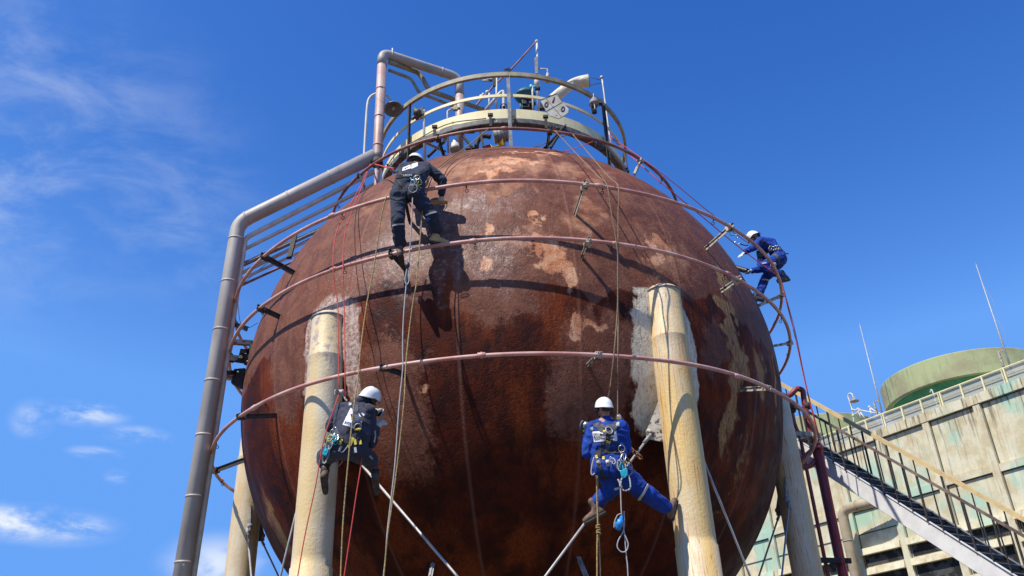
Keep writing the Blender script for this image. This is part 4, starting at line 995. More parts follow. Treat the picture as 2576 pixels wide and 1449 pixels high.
# ------------------------------------------------------------------ cooling tower behind
def tower():
    u = ray(-308, 1990); u = np.array([u[0], u[1], 0]); u /= np.linalg.norm(u)
    n = np.array([-u[1], u[0], 0]); P = CAM + ray(2576, 952) * 55; P[2] = 0
    out = n if (CAM - P) @ n > 0 else -n; bk = -out
    W = lambda s, z, o=0: P + u * s + out * o + np.array([0, 0, z])
    T = thing('cooling_tower', W(8, 0), 'big stained concrete cooling tower block at the right background', 'building')
    S0, S1, ZT = -14, 42, 19.1
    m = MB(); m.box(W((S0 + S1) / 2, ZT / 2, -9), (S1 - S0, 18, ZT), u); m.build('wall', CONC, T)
    ribs = [2.9 + 3.25 * k for k in range(-5, 12)]
    for s in ribs:
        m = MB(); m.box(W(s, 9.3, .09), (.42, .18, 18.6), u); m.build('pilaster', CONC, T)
        m = MB(); m.box(W(s - .24, 9.3, .004), (.06, .012, 18.5), u); m.build('joint', JOINT, T)
    m = MB(); m.box(W((S0 + S1) / 2, 18.83, .11), (S1 - S0, .22, .55), u); m.build('cornice', CONC, T)
    m = MB(); m.box(W((S0 + S1) / 2, 18.52, .02), (S1 - S0, .05, .06), u); m.build('joint', JOINT, T)
    for i, s in enumerate(ribs):
        c = s + 1.625; z = 14.85 + (.08 if i % 2 else 0)
        m = MB(); m.box(W(c, z, .07), (2.80, .14, .42), u); m.build('beam', CONC, T)
        m = MB(); m.box(W(c, z - .24, .02), (2.80, .05, .06), u); m.build('joint', JOINT, T)
        if c > 9:
            m = MB(); m.box(W(c, 13.33, .015), (2.80, .04, .06), u); m.build('joint', JOINT, T)
        # louvre bays: flat panels with the dark of open recesses painted on
        for (za, zb) in ((11.42, 12.06), (9.9, 10.9), (8.3, 9.4), (6.6, 7.8)):
            m = MB(); m.box(W(c, (za + zb) / 2, .012), (2.62, .03, zb - za), u); m.build('louvre', LOUV, T)
            m = MB(); v = [W(c - 1.41, zb, .03), W(c + 1.41, zb, .03), W(c + 1.41, zb + .40, .03), W(c - 1.41, zb + .40, .03)]
            w = [p + out * .32 for p in v[:2]] + [p + out * .22 for p in v[2:]]
            m.add(v + w, [(0, 1, 2, 3), (4, 7, 6, 5), (0, 4, 5, 1), (3, 2, 6, 7), (0, 3, 7, 4), (1, 5, 6, 2)], False)
            m.build('louvre_hood', CONC, T)
    # fan stacks on the roof
    def stack(s, label):
        c = W(s, 0, -(4.85 + 1.5)); F = MB()
        F.lathe(c, [(4.6, 21.30), (4.82, 21.30), (4.87, 21.32), (4.87, 21.36), (4.87, 21.9), (4.87, 22.82), (4.87, 22.85), (4.85, 22.88), (4.6, 22.88), (4.5, 21.5)], n=96)
        o = F.build('fan_stack', stack_mat('stack_concrete' , (.36, .40, .20), (.30, .28, .16), (.18, .17, .11)) if 'stack_concrete' not in bpy.data.materials else bpy.data.materials['stack_concrete'], T, label)
        F = MB(); F.lathe(c, [(4.55, 21.32), (4.10, 20.6), (4.05, 20.1), (4.5, 19.4), (4.75, 19.08)], n=96)
        F.build('fan_throat', stack_mat('green_throat', (.05, .24, .11), (.09, .30, .15), (.08, .14, .08)) if 'green_throat' not in bpy.data.materials else bpy.data.materials['green_throat'], T)
    stack(6.9, 'large round concrete fan stack, nearest'); stack(19.3, 'second round fan stack further left'); stack(31.5, 'far fan stack hidden behind the tank')
    # pipe along the wall
    q = thing('wall_pipe', W(12.8, 0, 1.3), 'rusty beige elbow pipe entering the tower wall behind the stairs', 'pipe')
    z = 14.75
    def wp(x, y, o=1.3):
        Pn = P + out * o; v = ray(x, y); return CAM + v * (((Pn - CAM) @ n) / (v @ n))
    a = wp(2117, 1283); b = wp(2126, 1449); c = wp(2235, 1287, 1.0); a[2] = a[2]
    base = a.copy(); base[2] = 0
    cc = c - a; cc[2] = 0
    m = MB(); m.tube(fillet([base, a, a + cc, a + cc - out * 1.2], .55, 4), .31, 20); m.build('pipe', mat('rusty_beige_pipe', (.34, .27, .17), (.42, .34, .22), .7, scale=1.5, c3=(.2, .09, .05), lo3=.55, hi3=.68, sc3=2), q)
    for t in (.35, .75): m = MB(); p_ = a + cc * t; d = cc / np.linalg.norm(cc); m.tube([p_, p_ + d * .06], .335, 20); m.build('band', CONCD, q)
    for zz in (10.5, 12.8): m = MB(); m.tube([(a[0], a[1], zz), (a[0], a[1], zz + .06)], .335, 20); m.build('band', CONCD, q)
    # roof railing
    Rg = thing('roof_railing', W(2.32, ZT, -.15), 'cream posted railing with wire mesh along the tower roof edge', 'railing')
    ss = np.arange(-3.0, 27, 1.32)
    for i, s in enumerate(ss):
        m = MB(); m.bar(W(s, ZT, -.15), W(s, ZT + .98, -.15), .10, .08, u)
        if i % 3 == 0: m.bar(W(s + .14, ZT, -.15), W(s + .14, ZT + .98, -.15), .07, .05, u)
        m.build('post', CREAMP, Rg)
    m = MB(); m.bar(W(-3, ZT + .98, -.15), W(27, ZT + .98, -.15), .07, .06); m.build('top_rail', CREAMP, Rg)
    m = MB(); m.bar(W(-3, ZT + .52, -.15), W(27, ZT + .52, -.15), .03, .04); m.build('middle_rail', OLIVE, Rg)
    mm, nt, b_ = new_mat('wire_mesh'); b_.inputs['Base Color'].default_value = (.55, .54, .50, 1); b_.inputs['Alpha']  .default_value = .45; b_.inputs['Roughness'].default_value = .6
    m = MB(); m.box(W(12, ZT + .5, -.24), (30, .004, .92), u); m.build('mesh_panel', mm, Rg)
    # lightning rods
    def rod(label, base, top, s0):
        q = thing('lightning_rod', base, label, 'lightning rod', 'lightning rods on the tower roof')
        m = MB(); P_ = [base, base + (top - base) * .45, base + (top - base) * .46, top]; m.tube(P_, [.06, .05, .035, .025], 8); m.tube([top, top + (top - base) * .02], .01, 5); m.build('mast', GALV, q)
        st = base + u * .35; h = (top - base)[2] * .28
        m = MB(); m.bar(st, st + np.array([0, 0, h]), .10, .09, u); m.bar(st + np.array([0, 0, h]), base + np.array([0, 0, h]), .05, .06); m.bar(st + np.array([0, 0, h * .3]), base + np.array([0, 0, h * .3]), .05, .06); m.build('stand', PEEL, q)
        m = MB(); c = base + (top - base) * .62; m.tube(catmull([base + (top - base) * .82, c - u * .22 + (0, 0, .6), c - u * .28, c - u * .05 - (0, 0, .3)], 5), .008, 4); c = base + (top - base) * .42; m.tube(catmull([base + (top - base) * .55, c - u * .25 + (0, 0, .3), c - u * .3 - (0, 0, .3), base + (top - base) * .3 - u * .1], 5), .008, 4); m.build('cable', ROPEG, q)
    def onroof(x, y, o=-.6):
        Pn = P + out * o; v = ray(x, y); return CAM + v * (((Pn - CAM) @ n) / (v @ n))
    b = onroof(2550, 948); t = onroof(2463, 662); t[:2] = b[:2]; rod('taller lightning rod mast at the right end of the tower roof', np.array([b[0], b[1], ZT]), t, 0)
    b = onroof(2224, 1060); t = onroof(2153, 822); t[:2] = b[:2]; rod('shorter lightning rod mast left of the big fan stack', np.array([b[0], b[1], ZT]), t, 0)
    # roof lamp and pipe frame
    q = thing('roof_lamp', onroof(2143, 1045), 'gooseneck lamp on the tower roof left of the fan stack', 'lamp')
    f = lambda x, y: onroof(*KW(x, y), -.8)
    b = f(112, 385); m = MB(); m.tube(catmull([b, f(98, 290), f(80, 230), f(70, 195), f(80, 176), f(98, 182), f(108, 208)], 5), .05, 8); m.build('pole', LGREY, q)
    m = MB(); m.lathe(f(110, 215) + (0, 0, .15), [(0, 0), (.1, .02), (.14, .16), (.28, .26), (.30, .32), (.27, .32), (0, .22)], (0, 0, -1), 16); m.build('lamp_shade', GREYST, q)
    q = thing('roof_pipe_frame', f(230, 340), 'small frame of grey scaffold pipes on the tower roof', 'pipe frame')
    for a, b in (((100, 290), (150, 292)), ((150, 292), (285, 318)), ((218, 272), (285, 318)), ((138, 285), (162, 360)), ((218, 270), (240, 345)), ((150, 300), (190, 355)), ((285, 318), (380, 380)), ((105, 330), (145, 300))):
        m = MB(); m.tube([f(*a), f(*b)], .045, 8); m.ball(f(*a), .09); m.build('pipe', LGREY, q)
    q = thing('roof_hook_pipe', f(670, 220), 'small hooked vent pipe seen through the roof railing', 'vent pipe')
    m = MB(); m.tube(catmull([f(695, 275), f(672, 200), f(658, 160), f(648, 150), f(643, 170)], 5), .04, 8); m.build('pipe', LGREY, q)
def louvmat():
    m, nt, b = new_mat('louvre_painted_shade'); q = NB(nt)
    w = q.n('ShaderNodeTexWave'); q.L(q.co((1, 1, 1)), w.inputs[0]); w.inputs['Scale'].default_value = 5; w.inputs['Distortion'].default_value = 6; w.inputs['Detail'].default_value = 3; w.bands_direction = 'Z'
    c = q.mix(w.outputs['Fac'], (.012, .012, .012), (.10, .10, .09)); c = q.mix(q.mr(q.noise(q.co(), 1.2, 4), .48, .56), (.008, .008, .008), c)  # slat bands, with the shade of the opening painted near-black
    q.inp(b.inputs['Base Color'], c); b.inputs['Roughness'].default_value = .9; return m
LOUV = louvmat()
tower()

# ------------------------------------------------------------------ a low plant strip far behind, so the horizon is closed
# ------------------------------------------------------------------ people
def hull_blob(name, prims, mtl, parent, voxel=.012, smooth=4, wrinkle=0, wscale=9, seed=0, label=None):
    """continuous surface: convex pieces joined by a voxel remesh"""
    bm = bmesh.new()
    for pr in prims:
        pts = []
        for c, r in pr:
            c = np.array(c, float); r3 = np.array((r, r, r) if np.isscalar(r) else r, float)
            for i in range(1, 8):
                th = math.pi * i / 8
                for k in range(12):
                    ph = 2 * math.pi * k / 12; pts.append(c + r3 * (math.sin(th) * math.cos(ph), math.sin(th) * math.sin(ph), math.cos(th)))
            pts.append(c + (0, 0, r3[2])); pts.append(c - (0, 0, r3[2]))
        vs = [bm.verts.new(tuple(p)) for p in pts]
        g_ = bmesh.ops.convex_hull(bm, input=vs)
        dead = [v for v in g_['geom_interior'] if isinstance(v, bmesh.types.BMVert)] + [v for v in g_['geom_unused'] if isinstance(v, bmesh.types.BMVert)]
        bmesh.ops.delete(bm, geom=list(set(dead)), context='VERTS')
    bmesh.ops.recalc_face_normals(bm, faces=bm.faces)
    me = bpy.data.meshes.new(name); bm.to_mesh(me); bm.free()
    o = bpy.data.objects.new(name, me); COL.objects.link(o)
    rm = o.modifiers.new('r', 'REMESH'); rm.mode = 'VOXEL'; rm.voxel_size = voxel
    if smooth: s_ = o.modifiers.new('s', 'SMOOTH'); s_.iterations = smooth; s_.factor = .5
    dg = bpy.context.evaluated_depsgraph_get(); m2 = bpy.data.meshes.new_from_object(o.evaluated_get(dg))
    o.modifiers.clear(); o.data = m2; bpy.data.meshes.remove(me)
    n = len(m2.vertices); co = np.zeros(n * 3); m2.vertices.foreach_get('co', co); co = co.reshape(-1, 3)
    if wrinkle:
        no = np.zeros(n * 3); m2.vertex_normals.foreach_get('vector', no); no = no.reshape(-1, 3)
        q = co * wscale + seed; q = q + 1.2 * np.stack([fbm(q * .5, 2), fbm(q * .5 + 9, 2), fbm(q * .5 + 19, 2)], -1)
        d = np.abs(fbm(q, 3) - .5) * 2
        co = co + no * ((.35 - d) * wrinkle)[:, None]
        m2.vertices.foreach_set('co', co.ravel())
    m2.polygons.foreach_set('use_smooth', np.ones(len(m2.polygons), bool)); m2.materials.clear(); m2.materials.append(mtl); m2.update()
    attach(o, parent)
    if label: o['label'] = label
    return o
def bvh_of(o):
    me = o.data
    return BVHTree.FromPolygons([v.co.copy() for v in me.vertices], [tuple(p.vertices) for p in me.polygons])
def cast(bv, x, y):
    d = ray(x, y); h = bv.ray_cast(Vector(CAM), Vector(d))
    if h[0] is None: return None, None
    n = np.array(h[1]); 
    if n @ d > 0: n = -n
    return np.array(h[0]), n
def on_body(bv, pts, off=.006, step=2.0):
    """polyline given in picture units laid on the surface of a body"""
    out = []
    for (a, b) in zip(pts, pts[1:]):
        L_ = math.hypot(b[0] - a[0], b[1] - a[1]); k = max(2, int(L_ / step))
        for i in range(k):
            t = i / k; h, n = cast(bv, a[0] + (b[0] - a[0]) * t, a[1] + (b[1] - a[1]) * t)
            if h is not None: out.append((h + n * off, n))
    h, n = cast(bv, *pts[-1])
    if h is not None: out.append((h + n * off, n))
    return out
def strap(bv, pts, width, mtl, parent, name='strap', off=.006, th=.005, label=None):
    Q = on_body(bv, pts, off)
    if len(Q) < 2: return None
    P = np.array([q[0] for q in Q]); N = np.array([q[1] for q in Q])
    for _ in range(2):
        P[1:-1] = (P[:-2] + P[1:-1] * 2 + P[2:]) / 4; N[1:-1] = (N[:-2] + N[1:-1] * 2 + N[2:]) / 4
    N /= np.linalg.norm(N, axis=1)[:, None]; Tn = np.gradient(P, axis=0); Tn /= np.linalg.norm(Tn, axis=1)[:, None] + 1e-9
    S = np.cross(Tn, N); S /= np.linalg.norm(S, axis=1)[:, None] + 1e-9
    v = []; m = len(P)
    for i in range(m): v += [P[i] - S[i] * width / 2 - N[i] * .012, P[i] - S[i] * width / 2 + N[i] * th, P[i] + S[i] * width / 2 + N[i] * th, P[i] + S[i] * width / 2 - N[i] * .012]
    f = [(i * 4 + k, (i + 1) * 4 + k, (i + 1) * 4 + (k + 1) % 4, i * 4 + (k + 1) % 4) for i in range(m - 1) for k in range(4)] + [(0, 1, 2, 3), ((m - 1) * 4 + 3, (m - 1) * 4 + 2, (m - 1) * 4 + 1, (m - 1) * 4)]
    mb = MB(); mb.add(v, f, False); o = mb.build(name, mtl, parent, label); return o
def patch_on(bv, quad, mtl, parent, name, off=.006, n=14, label=None):
    """quad (picture units, 4 corners) laid on a body as a thin sheet; returns object and a projector"""
    q = np.array(quad, float)
    def uv(u_, v_): return (q[0] * (1 - u_) + q[1] * u_) * (1 - v_) + (q[3] * (1 - u_) + q[2] * u_) * v_
    G = []; last = None
    for j in range(n + 1):
        for i in range(n + 1):
            h, nn = cast(bv, *uv(i / n, j / n))
            if h is None: h, nn = last
            last = (h, nn); G.append(h + nn * off)
    f = [(j * (n + 1) + i, j * (n + 1) + i + 1, (j + 1) * (n + 1) + i + 1, (j + 1) * (n + 1) + i) for j in range(n) for i in range(n)]
    mb = MB(); mb.add(G, f); o = mb.build(name, mtl, parent, label)
    s_ = o.modifiers.new('s', 'SOLIDIFY'); s_.thickness = .003
    def pr(u_, v_, o2=.004):
        h, nn = cast(bv, *uv(min(max(u_, 0), 1), min(max(v_, 0), 1)))
        return h + nn * (off + o2) if h is not None else G[0]
    return o, pr
def ring_at(c, r, t, axis, mtl, parent, name='carabiner', oval=1.0, updir=(0, 0, 1)):
    m = MB(); A = np.array(axis, float); A /= np.linalg.norm(A); U = np.array(updir, float); U -= A * (U @ A); U /= np.linalg.norm(U); S = np.cross(U, A)
    m.tube([np.array(c) + S * r * math.cos(a) + U * r * oval * math.sin(a) for a in np.linspace(0, 2 * math.pi, 18, endpoint=False)], t, 6, closed=True)
    return m.build(name, mtl, parent)
def basis(fwd, upv):
    f = np.array(fwd, float); f /= np.linalg.norm(f); u = np.array(upv, float); u -= f * (u @ f); u /= np.linalg.norm(u); r = np.cross(f, u); return f, u, r
def helmet(c, fwd, upv, parent, r=.125, shell=WHITEP, vents=True):
    """c: centre of the head; fwd: where the face looks; upv: crown direction"""
    f, u, s = basis(fwd, upv); c = np.array(c, float); nu, nv = 36, 14; v = []; fa = []
    for j in range(nv + 1):
        th = math.radians(2 + 92 * j / nv)
        for i in range(nu):
            ph = 2 * math.pi * i / nu; cf, sf = math.cos(ph), math.sin(ph)
            ear = .035 * max(0, abs(sf) - .55) * (1 if j > nv * .7 else 0) * (j / nv)
            back = .075 * max(0, -cf) * (j / nv) ** 2.5; front = -.015 * max(0, cf) * (j / nv) ** 3
            p = c + f * (r * 1.17 * math.sin(th) * cf) + s * (r * .97 * math.sin(th) * sf) + u * (r * 1.02 * math.cos(th) + .03 - back - front * -1 - ear)
            if j == nv: p = p + (f * cf * .012 + s * sf * .008)
            v.append(p)
    fa = [(j * nu + i, (j + 1) * nu + i, (j + 1) * nu + (i + 1) % nu, j * nu + (i + 1) % nu) for j in range(nv) for i in range(nu)]; fa.append(tuple(range(nu - 1, -1, -1)))
    m = MB(); m.add(v, fa); o = m.build('helmet', shell, parent); sd = o.modifiers.new('s', 'SOLIDIFY'); sd.thickness = .006; sd.offset = -1
    m = MB(); rim = [v[nv * nu + i] for i in range(nu)]; m.tube(rim, .005, 6, closed=True); m.build('rim', WEB, o)
    if vents:
        m = MB()
        for q in (-.035, 0.035): m.tube([c + f * (.03 + .05 * k) * 1 + s * q + u * (.03 + r * 1.02 * math.sqrt(max(0, 1 - ((.03 + .05 * k) / (r * 1.17)) ** 2 - (q / r) ** 2)) + .001) for k in (-1.6, -.8, 0)], .007, 6)
        m.build('vent', BLACKP, o)
    m = MB()
    for sg in (-1, 1):
        m.tube([c + s * sg * r * .86 + f * .02 + u * .0, c + s * sg * r * .80 + f * .03 - u * .06, c + f * .07 - u * .115 + s * sg * .03, c + f * .075 - u * .12], .007, 6)
        m.tube([c + s * sg * r * .86 - f * .05 - u * .0, c + s * sg * r * .80 + f * .03 - u * .06], .006, 6)
    m.build('chin_strap', BWEB, o)
    m = MB(); m.tube([c - f * .09 + s * .07 * sg_ - u * (.055 + .015 * (1 - abs(sg_))) - f * .02 * (1 - abs(sg_)) for sg_ in (-1, -.5, 0, .5, 1)], .018, 8); m.build('nape_cradle', BLACKP, o)
    for sg in (-1, 1):
        m = MB(); m.tube([c + s * sg * (r * .72) - u * .02, c + s * sg * (r * .92) - u * .02, c + s * sg * (r * .97) - u * .02], [.036, .036, .026], 14); m.build('ear_muff', BLACKP, o)
    return o
def head_prims(c, fwd, upv, neck):
    f, u, s = basis(fwd, upv); c = np.array(c, float)
    return [[(c + u * .01, .085), (c - f * .035 + u * .02, .085), (c + f * .04 - u * .02, .07)], [(c + f * .045 - u * .03, .055), (c + f * .06 - u * .085, .032), (c - u * .04, .06)],
            [(c + f * .105 - u * .01, .012), (c + f * .118 - u * .035, .014)], [(c + f * .095 - u * .06, .014), (c + f * .095 - u * .064, .016)],
            [(c + f * .088 + s * .03 + u * .005, .014), (c + f * .088 - s * .03 + u * .005, .014)],
            [(c + s * .088 - u * .01, .013), (c + s * .09 - u * .035, .01)], [(c - s * .088 - u * .01, .013), (c - s * .09 - u * .035, .01)],
            [(c - u * .05 - f * .01, .055), (neck, .062)]]
def hand_prims(w, d, pn, curl=.5, thumb=1, sc_=1.0, thick=0, spread=.16):
    """w wrist, d direction of the hand, pn palm normal (towards which the fingers curl), thumb side +-1"""
    f, u, s = basis(d, pn); w = np.array(w, float); k = sc_; t = thick; out = []
    out.append([(w + f * .005, .026 * k + t), (w + f * .03 * k, .028 * k + t)])
    kn = [w + f * (.088 + dz) * k + s * (x) * k for x, dz in ((-.033, -.006), (-.011, .002), (.011, 0), (.033, -.012))]
    out.append([(w + f * .02 * k + s * .018 * k, .017 * k + t), (w + f * .02 * k - s * .018 * k, .017 * k + t), (kn[0], .012 * k + t), (kn[3], .011 * k + t)])
    for i, (p, L_) in enumerate(zip(kn, (.072, .080, .074, .058))):
        if thumb < 0: L_ = (.058, .074, .080, .072)[i]
        r_ = .0095 * k + t; a = (i - 1.5) * spread; dd = f * math.cos(a) + s * math.sin(a); ang = curl * .55; q = p
        for j, fr in enumerate((.45, .31, .24)):
            e = dd * math.cos(ang) + u * math.sin(ang); n_ = q + e * L_ * fr * k; out.append([(q, r_), (n_, r_ * .9)]); r_ *= .9; q = n_; ang += curl * .75
    b = w + f * .03 * k - s * thumb * .024 * k; q1 = b - s * thumb * .028 * k + f * .028 * k + u * .012 * k; q2 = q1 + f * .028 * k - s * thumb * .006 * k + u * .014 * k * (1 + curl); q3 = q2 + f * .022 * k + u * .012 * curl * k
    out += [[(b, .014 * k + t), (q1, .0115 * k + t)], [(q1, .0115 * k + t), (q2, .010 * k + t)], [(q2, .010 * k + t), (q3, .0085 * k + t)]]
    return out
def boot(name_lab, ankle, toe_dir, up_dir, leather, parent, L_=.29, laces=True):
    f, u, s = basis(toe_dir, up_dir); a = np.array(ankle, float)
    b = a - u * .085
    o = hull_blob('boot', [[(a + u * .07, .052), (a - u * .01 - f * .005, .05)], [(a - u * .01, .05), (b - f * .045, .042), (b + f * .06 + u * .01, .040)], [(b - f * .045, .042), (b + f * .17, .040), (b + f * .20 - u * .005, .034), (b + f * .08 + u * .02, .040)]], leather, parent, .009, 3, .006, 14, label=name_lab)
    so_ = hull_blob('sole', [[(b - f * .06 - u * .038, (.036)), (b + f * .05 - u * .04, .030), (b + f * .20 - u * .034, .036), (b + f * .12 - u * .038, .040)]], SOLE, o, .008, 1)
    m = MB()
    for v_ in so_.data.vertices:
        h = (np.array(v_.co) - b) @ u; tgt = max(-.060, min(h, -.030)); v_.co = Vector(np.array(v_.co) + u * (tgt - h))
    if laces:
        for k in range(4):
            c = a + f * (.035 + .022 * k) + u * (.035 - .030 * k); m.tube([c - s * .028 + u * .008, c + u * .018 + f * .006, c + s * .028 + u * .008], .004, 5)
        m.build('laces', BLACKP, o)
    return o
def capsule(a, b, ra, rb): return [(a, ra), (b, rb)]
def limb(prims, pts, rad):
    for i in range(len(pts) - 1): prims.append([(pts[i], rad[i]), (pts[i + 1], rad[i + 1])])

def chain(n0, parent, mtl, pts, r): 
    m = MB(); m.tube(catmull(pts, 6), r, 6); return m.build(n0, mtl, parent)

# ---- worker in dark blue leaning over the third ring
def worker_dark():
    k = lambda x, y, Y: aty(*K1(x, y), Y - .10)
    T = thing('person', k(400, 1100, -5.2), 'person in dark blue coverall bending over a ring pipe on the upper tank, tan boot', 'person', 'rope access workers on the tank')
    ps, pe = k(395, 520, -5.38), k(420, 370, -5.30)
    hl, hr = k(315, 530, -5.36), k(478, 520, -5.36)
    wl, wr = k(345, 385, -5.36), k(505, 375, -5.34)
    sl_, sr = k(365, 265, -5.02), k(600, 262, -5.0)
    neck = k(478, 235, -4.92); head = k(480, 206, -4.80)
    er, wrr = k(752, 385, -4.98), k(750, 540, -4.86)
    el, wl2 = k(330, 400, -4.85), k(400, 470, -4.62)
    kr, ar = k(645, 745, -5.28), k(690, 905, -5.12)
    kl, al = k(300, 800, -5.42), k(322, 1055, -5.22)
    hf = np.array((.15, .9, -.35)); hu = np.array((0.05, .35, .95))
    body = head_prims(head, hf, hu, neck)
    limb(body, [sr, er, wrr], [.05, .038, .028]); limb(body, [sl_, el, wl2], [.05, .038, .028])
    body += [[(sl_, .06), (sr, .06), (neck, .06), (wl, .07), (wr, .07)], [(wl, .07), (wr, .07), (hl, .08), (hr, .08)]]
    limb(body, [hr, kr, ar], [.08, .05, .035]); limb(body, [hl, kl, al], [.08, .05, .035])
    body += hand_prims(wrr, k(738, 640, -4.78) - wrr, (.2, .9, -.3), .9, 1); body += hand_prims(wl2, (.3, .9, -.1), (.2, -.3, -.9), .6, -1)
    hull_blob('body', body, SKIN, T, .0075, 2)
    cv = [[(sl_, .085), (sr, .085), (neck - (0, .0, .03), .065), (wl, .10), (wr, .10)], [(wl, .105), (wr, .105), (hl, .125), (hr, .125)], [(hl, .135), (hl + (0, -.03, -.05), .125)], [(hr, .135), (hr + (0, -.03, -.05), .125)]]
    limb(cv, [sr, (sr + er) / 2, er, wrr + (er - wrr) * .12], [.085, .078, .068, .055]); limb(cv, [sl_, el, wl2], [.082, .066, .05])
    limb(cv, [hr, (hr + kr) / 2, kr, (kr + ar) / 2, ar + (0, 0, .03)], [.125, .108, .092, .09, .085]); limb(cv, [hl, (hl + kl) / 2, kl, (kl + al) / 2, al + (0, 0, .06)], [.125, .106, .09, .088, .088])
    c = hull_blob('coverall', cv, BLACKC, T, .011, 3, .040, 8, 3); bv = bvh_of(c)
    helmet(head, hf, hu, T, .13)
    g = hull_blob('glove', hand_prims(wrr, k(738, 640, -4.78) - wrr, (.2, .9, -.3), .9, 1, 1.08, .0035) + [[(wrr, .036), (wrr + (er - wrr) * .15, .04)]], GLOVE, T, .0075, 1)
    hull_blob('glove', hand_prims(wl2, (.3, .9, -.1), (.2, -.3, -.9), .6, -1, 1.08, .0035) + [[(wl2, .036), (wl2 + (el - wl2) * .15, .04)]], GLOVE, T, .0075, 1)
    boot('tan leather boot standing on the ring pipe', k(690, 945, -5.10), k(850, 1010, -5.02) - k(690, 975, -5.08), (0.1, -.1, 1), TANB, T)
    boot('brown boot seen from below with heel overhanging', k(322, 1095, -5.20), k(345, 1215, -4.9) - k(322, 1120, -5.15) + (0, .14, .03), (-.1, .25, 1), BOOT, T)
    H = strap(bv, [K1(*p) for p in ((288, 352), (360, 345), (440, 350), (500, 362))], .055, BWEB, T, 'harness')
    for pts, w_, mt in ((((300, 305), (315, 250), (345, 225)), .05, BWEB), (((335, 340), (322, 290), (318, 262)), .045, BWEB), (((470, 345), (560, 300), (600, 270)), .04, BWEB), (((300, 390), (360, 470), (380, 570), (380, 640)), .035, BWEB), (((460, 390), (470, 480), (440, 560), (395, 620)), .035, BWEB), (((235, 560), (300, 590), (370, 560)), .03, BWEB), (((600, 365), (640, 400)), .035, BWEB)):
        strap(bv, [K1(*p) for p in pts], w_, mt, H, 'strap')
    strap(bv, [K1(*p) for p in ((250, 850), (300, 836), (360, 832))], .022, REFL, T, 'reflective_tape'); strap(bv, [K1(*p) for p in ((590, 742), (640, 722), (690, 712))], .022, REFL, T, 'reflective_tape')
    o, pr = patch_on(bv, [K1(352, 262), K1(430, 230), K1(438, 268), K1(345, 297)], PANEL, T, 'back_panel')
    patch_on(bv, [K1(440, 225), K1(505, 207), K1(505, 245), K1(440, 276)], PANEL, T, 'back_panel')
    m = MB(); q = [pr(a, b) for a, b in ((.25, .62), (.4, .5), (.55, .55), (.75, .35))]; m.tube(q, .004, 4); m.build('lettering', INK, o)
    m = MB(); 
    q, _ = cast(bv, *K1(390, 345)); 
    if q is not None: text_mesh('TUREN', .05, q + np.array((0, -.016, 0)), (1, 0, 0.0), (0, 0.1, 1), .002, REFL, 'lettering', H, .001)
    c0 = k(455, 400, -5.56)
    ring_at(k(495, 362, -5.55), .035, .006, (0, 1, .2), ALU, H, 'carabiner', 1.3, (1, 0, .6)); ring_at(k(452, 415, -5.56), .028, .006, (.3, 1, .2), ALU, H, 'carabiner', 1.8); ring_at(k(455, 470, -5.57), .062, .006, (.1, 1, .3), GALV, H, 'steel_ring')
    ring_at(k(480, 395, -5.55), .02, .005, (.8, 1, 0), ALU, H, 'carabiner', 2.2)
    chain('sling', H, TEAL, [k(430, 360, -5.5), k(440, 380, -5.55), k(450, 400, -5.55)], .008)
    m = MB(); 
    for i in range(7): c_ = k(505 + 6 * math.sin(i * 2.1) * 3, 400 + i * 12, -5.45); m.ring(c_, .045, .007, axis=(math.sin(i), 1, math.cos(i)), n=14, m=5)
    m.build('coiled_lanyard', mat('green_black_cord', (.03, .05, .02), (.35, .4, .15), .8, scale=60), H)
    chain('sling', H, ROPEK, [k(560, 470, -5.35), k(600, 400, -5.3), k(620, 365, -5.3), k(600, 430, -5.3), k(555, 480, -5.3)], .008)
    strap(bv, [K1(*p) for p in ((555, 800), (600, 790), (625, 770))], .05, mat('blue_strap', (.02, .12, .5), None, .7), T, 'knee_strap')
    # tool in the hand
    G = thing('angle_grinder', k(700, 620, -4.8), 'orange bodied grinder held in the white glove of the dark worker', 'grinder')
    a, b = k(620, 612, -4.72), k(800, 612, -4.84); d = (b - a) / np.linalg.norm(b - a)
    m = MB(); m.tube([a, a + d * .03, a + (b - a) * .45, a + (b - a) * .5, b], [.03, .036, .036, .028, .026], 14); m.build('body', ORANGE, G)
    m = MB(); c_ = k(640, 640, -4.70); m.tube([a + d * .03, c_], .028, 10); m.build('gear_head', GOLD, G)
    m = MB(); m.tube([c_ + (0, 0.01, -.005), c_ + (0, .015, -.011)], [.058, .058], 24); m.build('disc', DISC, G)
    chain('power_cord', G, BLACKP, [b, k(800, 650, -4.85), k(770, 700, -4.9), k(710, 760, -5.0), k(620, 800, -5.1)], .006)
    # hanging equipment seat / rag between the legs
    chain('sling', H, REFL, [k(560, 690, -5.3), k(548, 760, -5.28), k(535, 840, -5.26), k(525, 930, -5.2)], .012)
worker_dark()

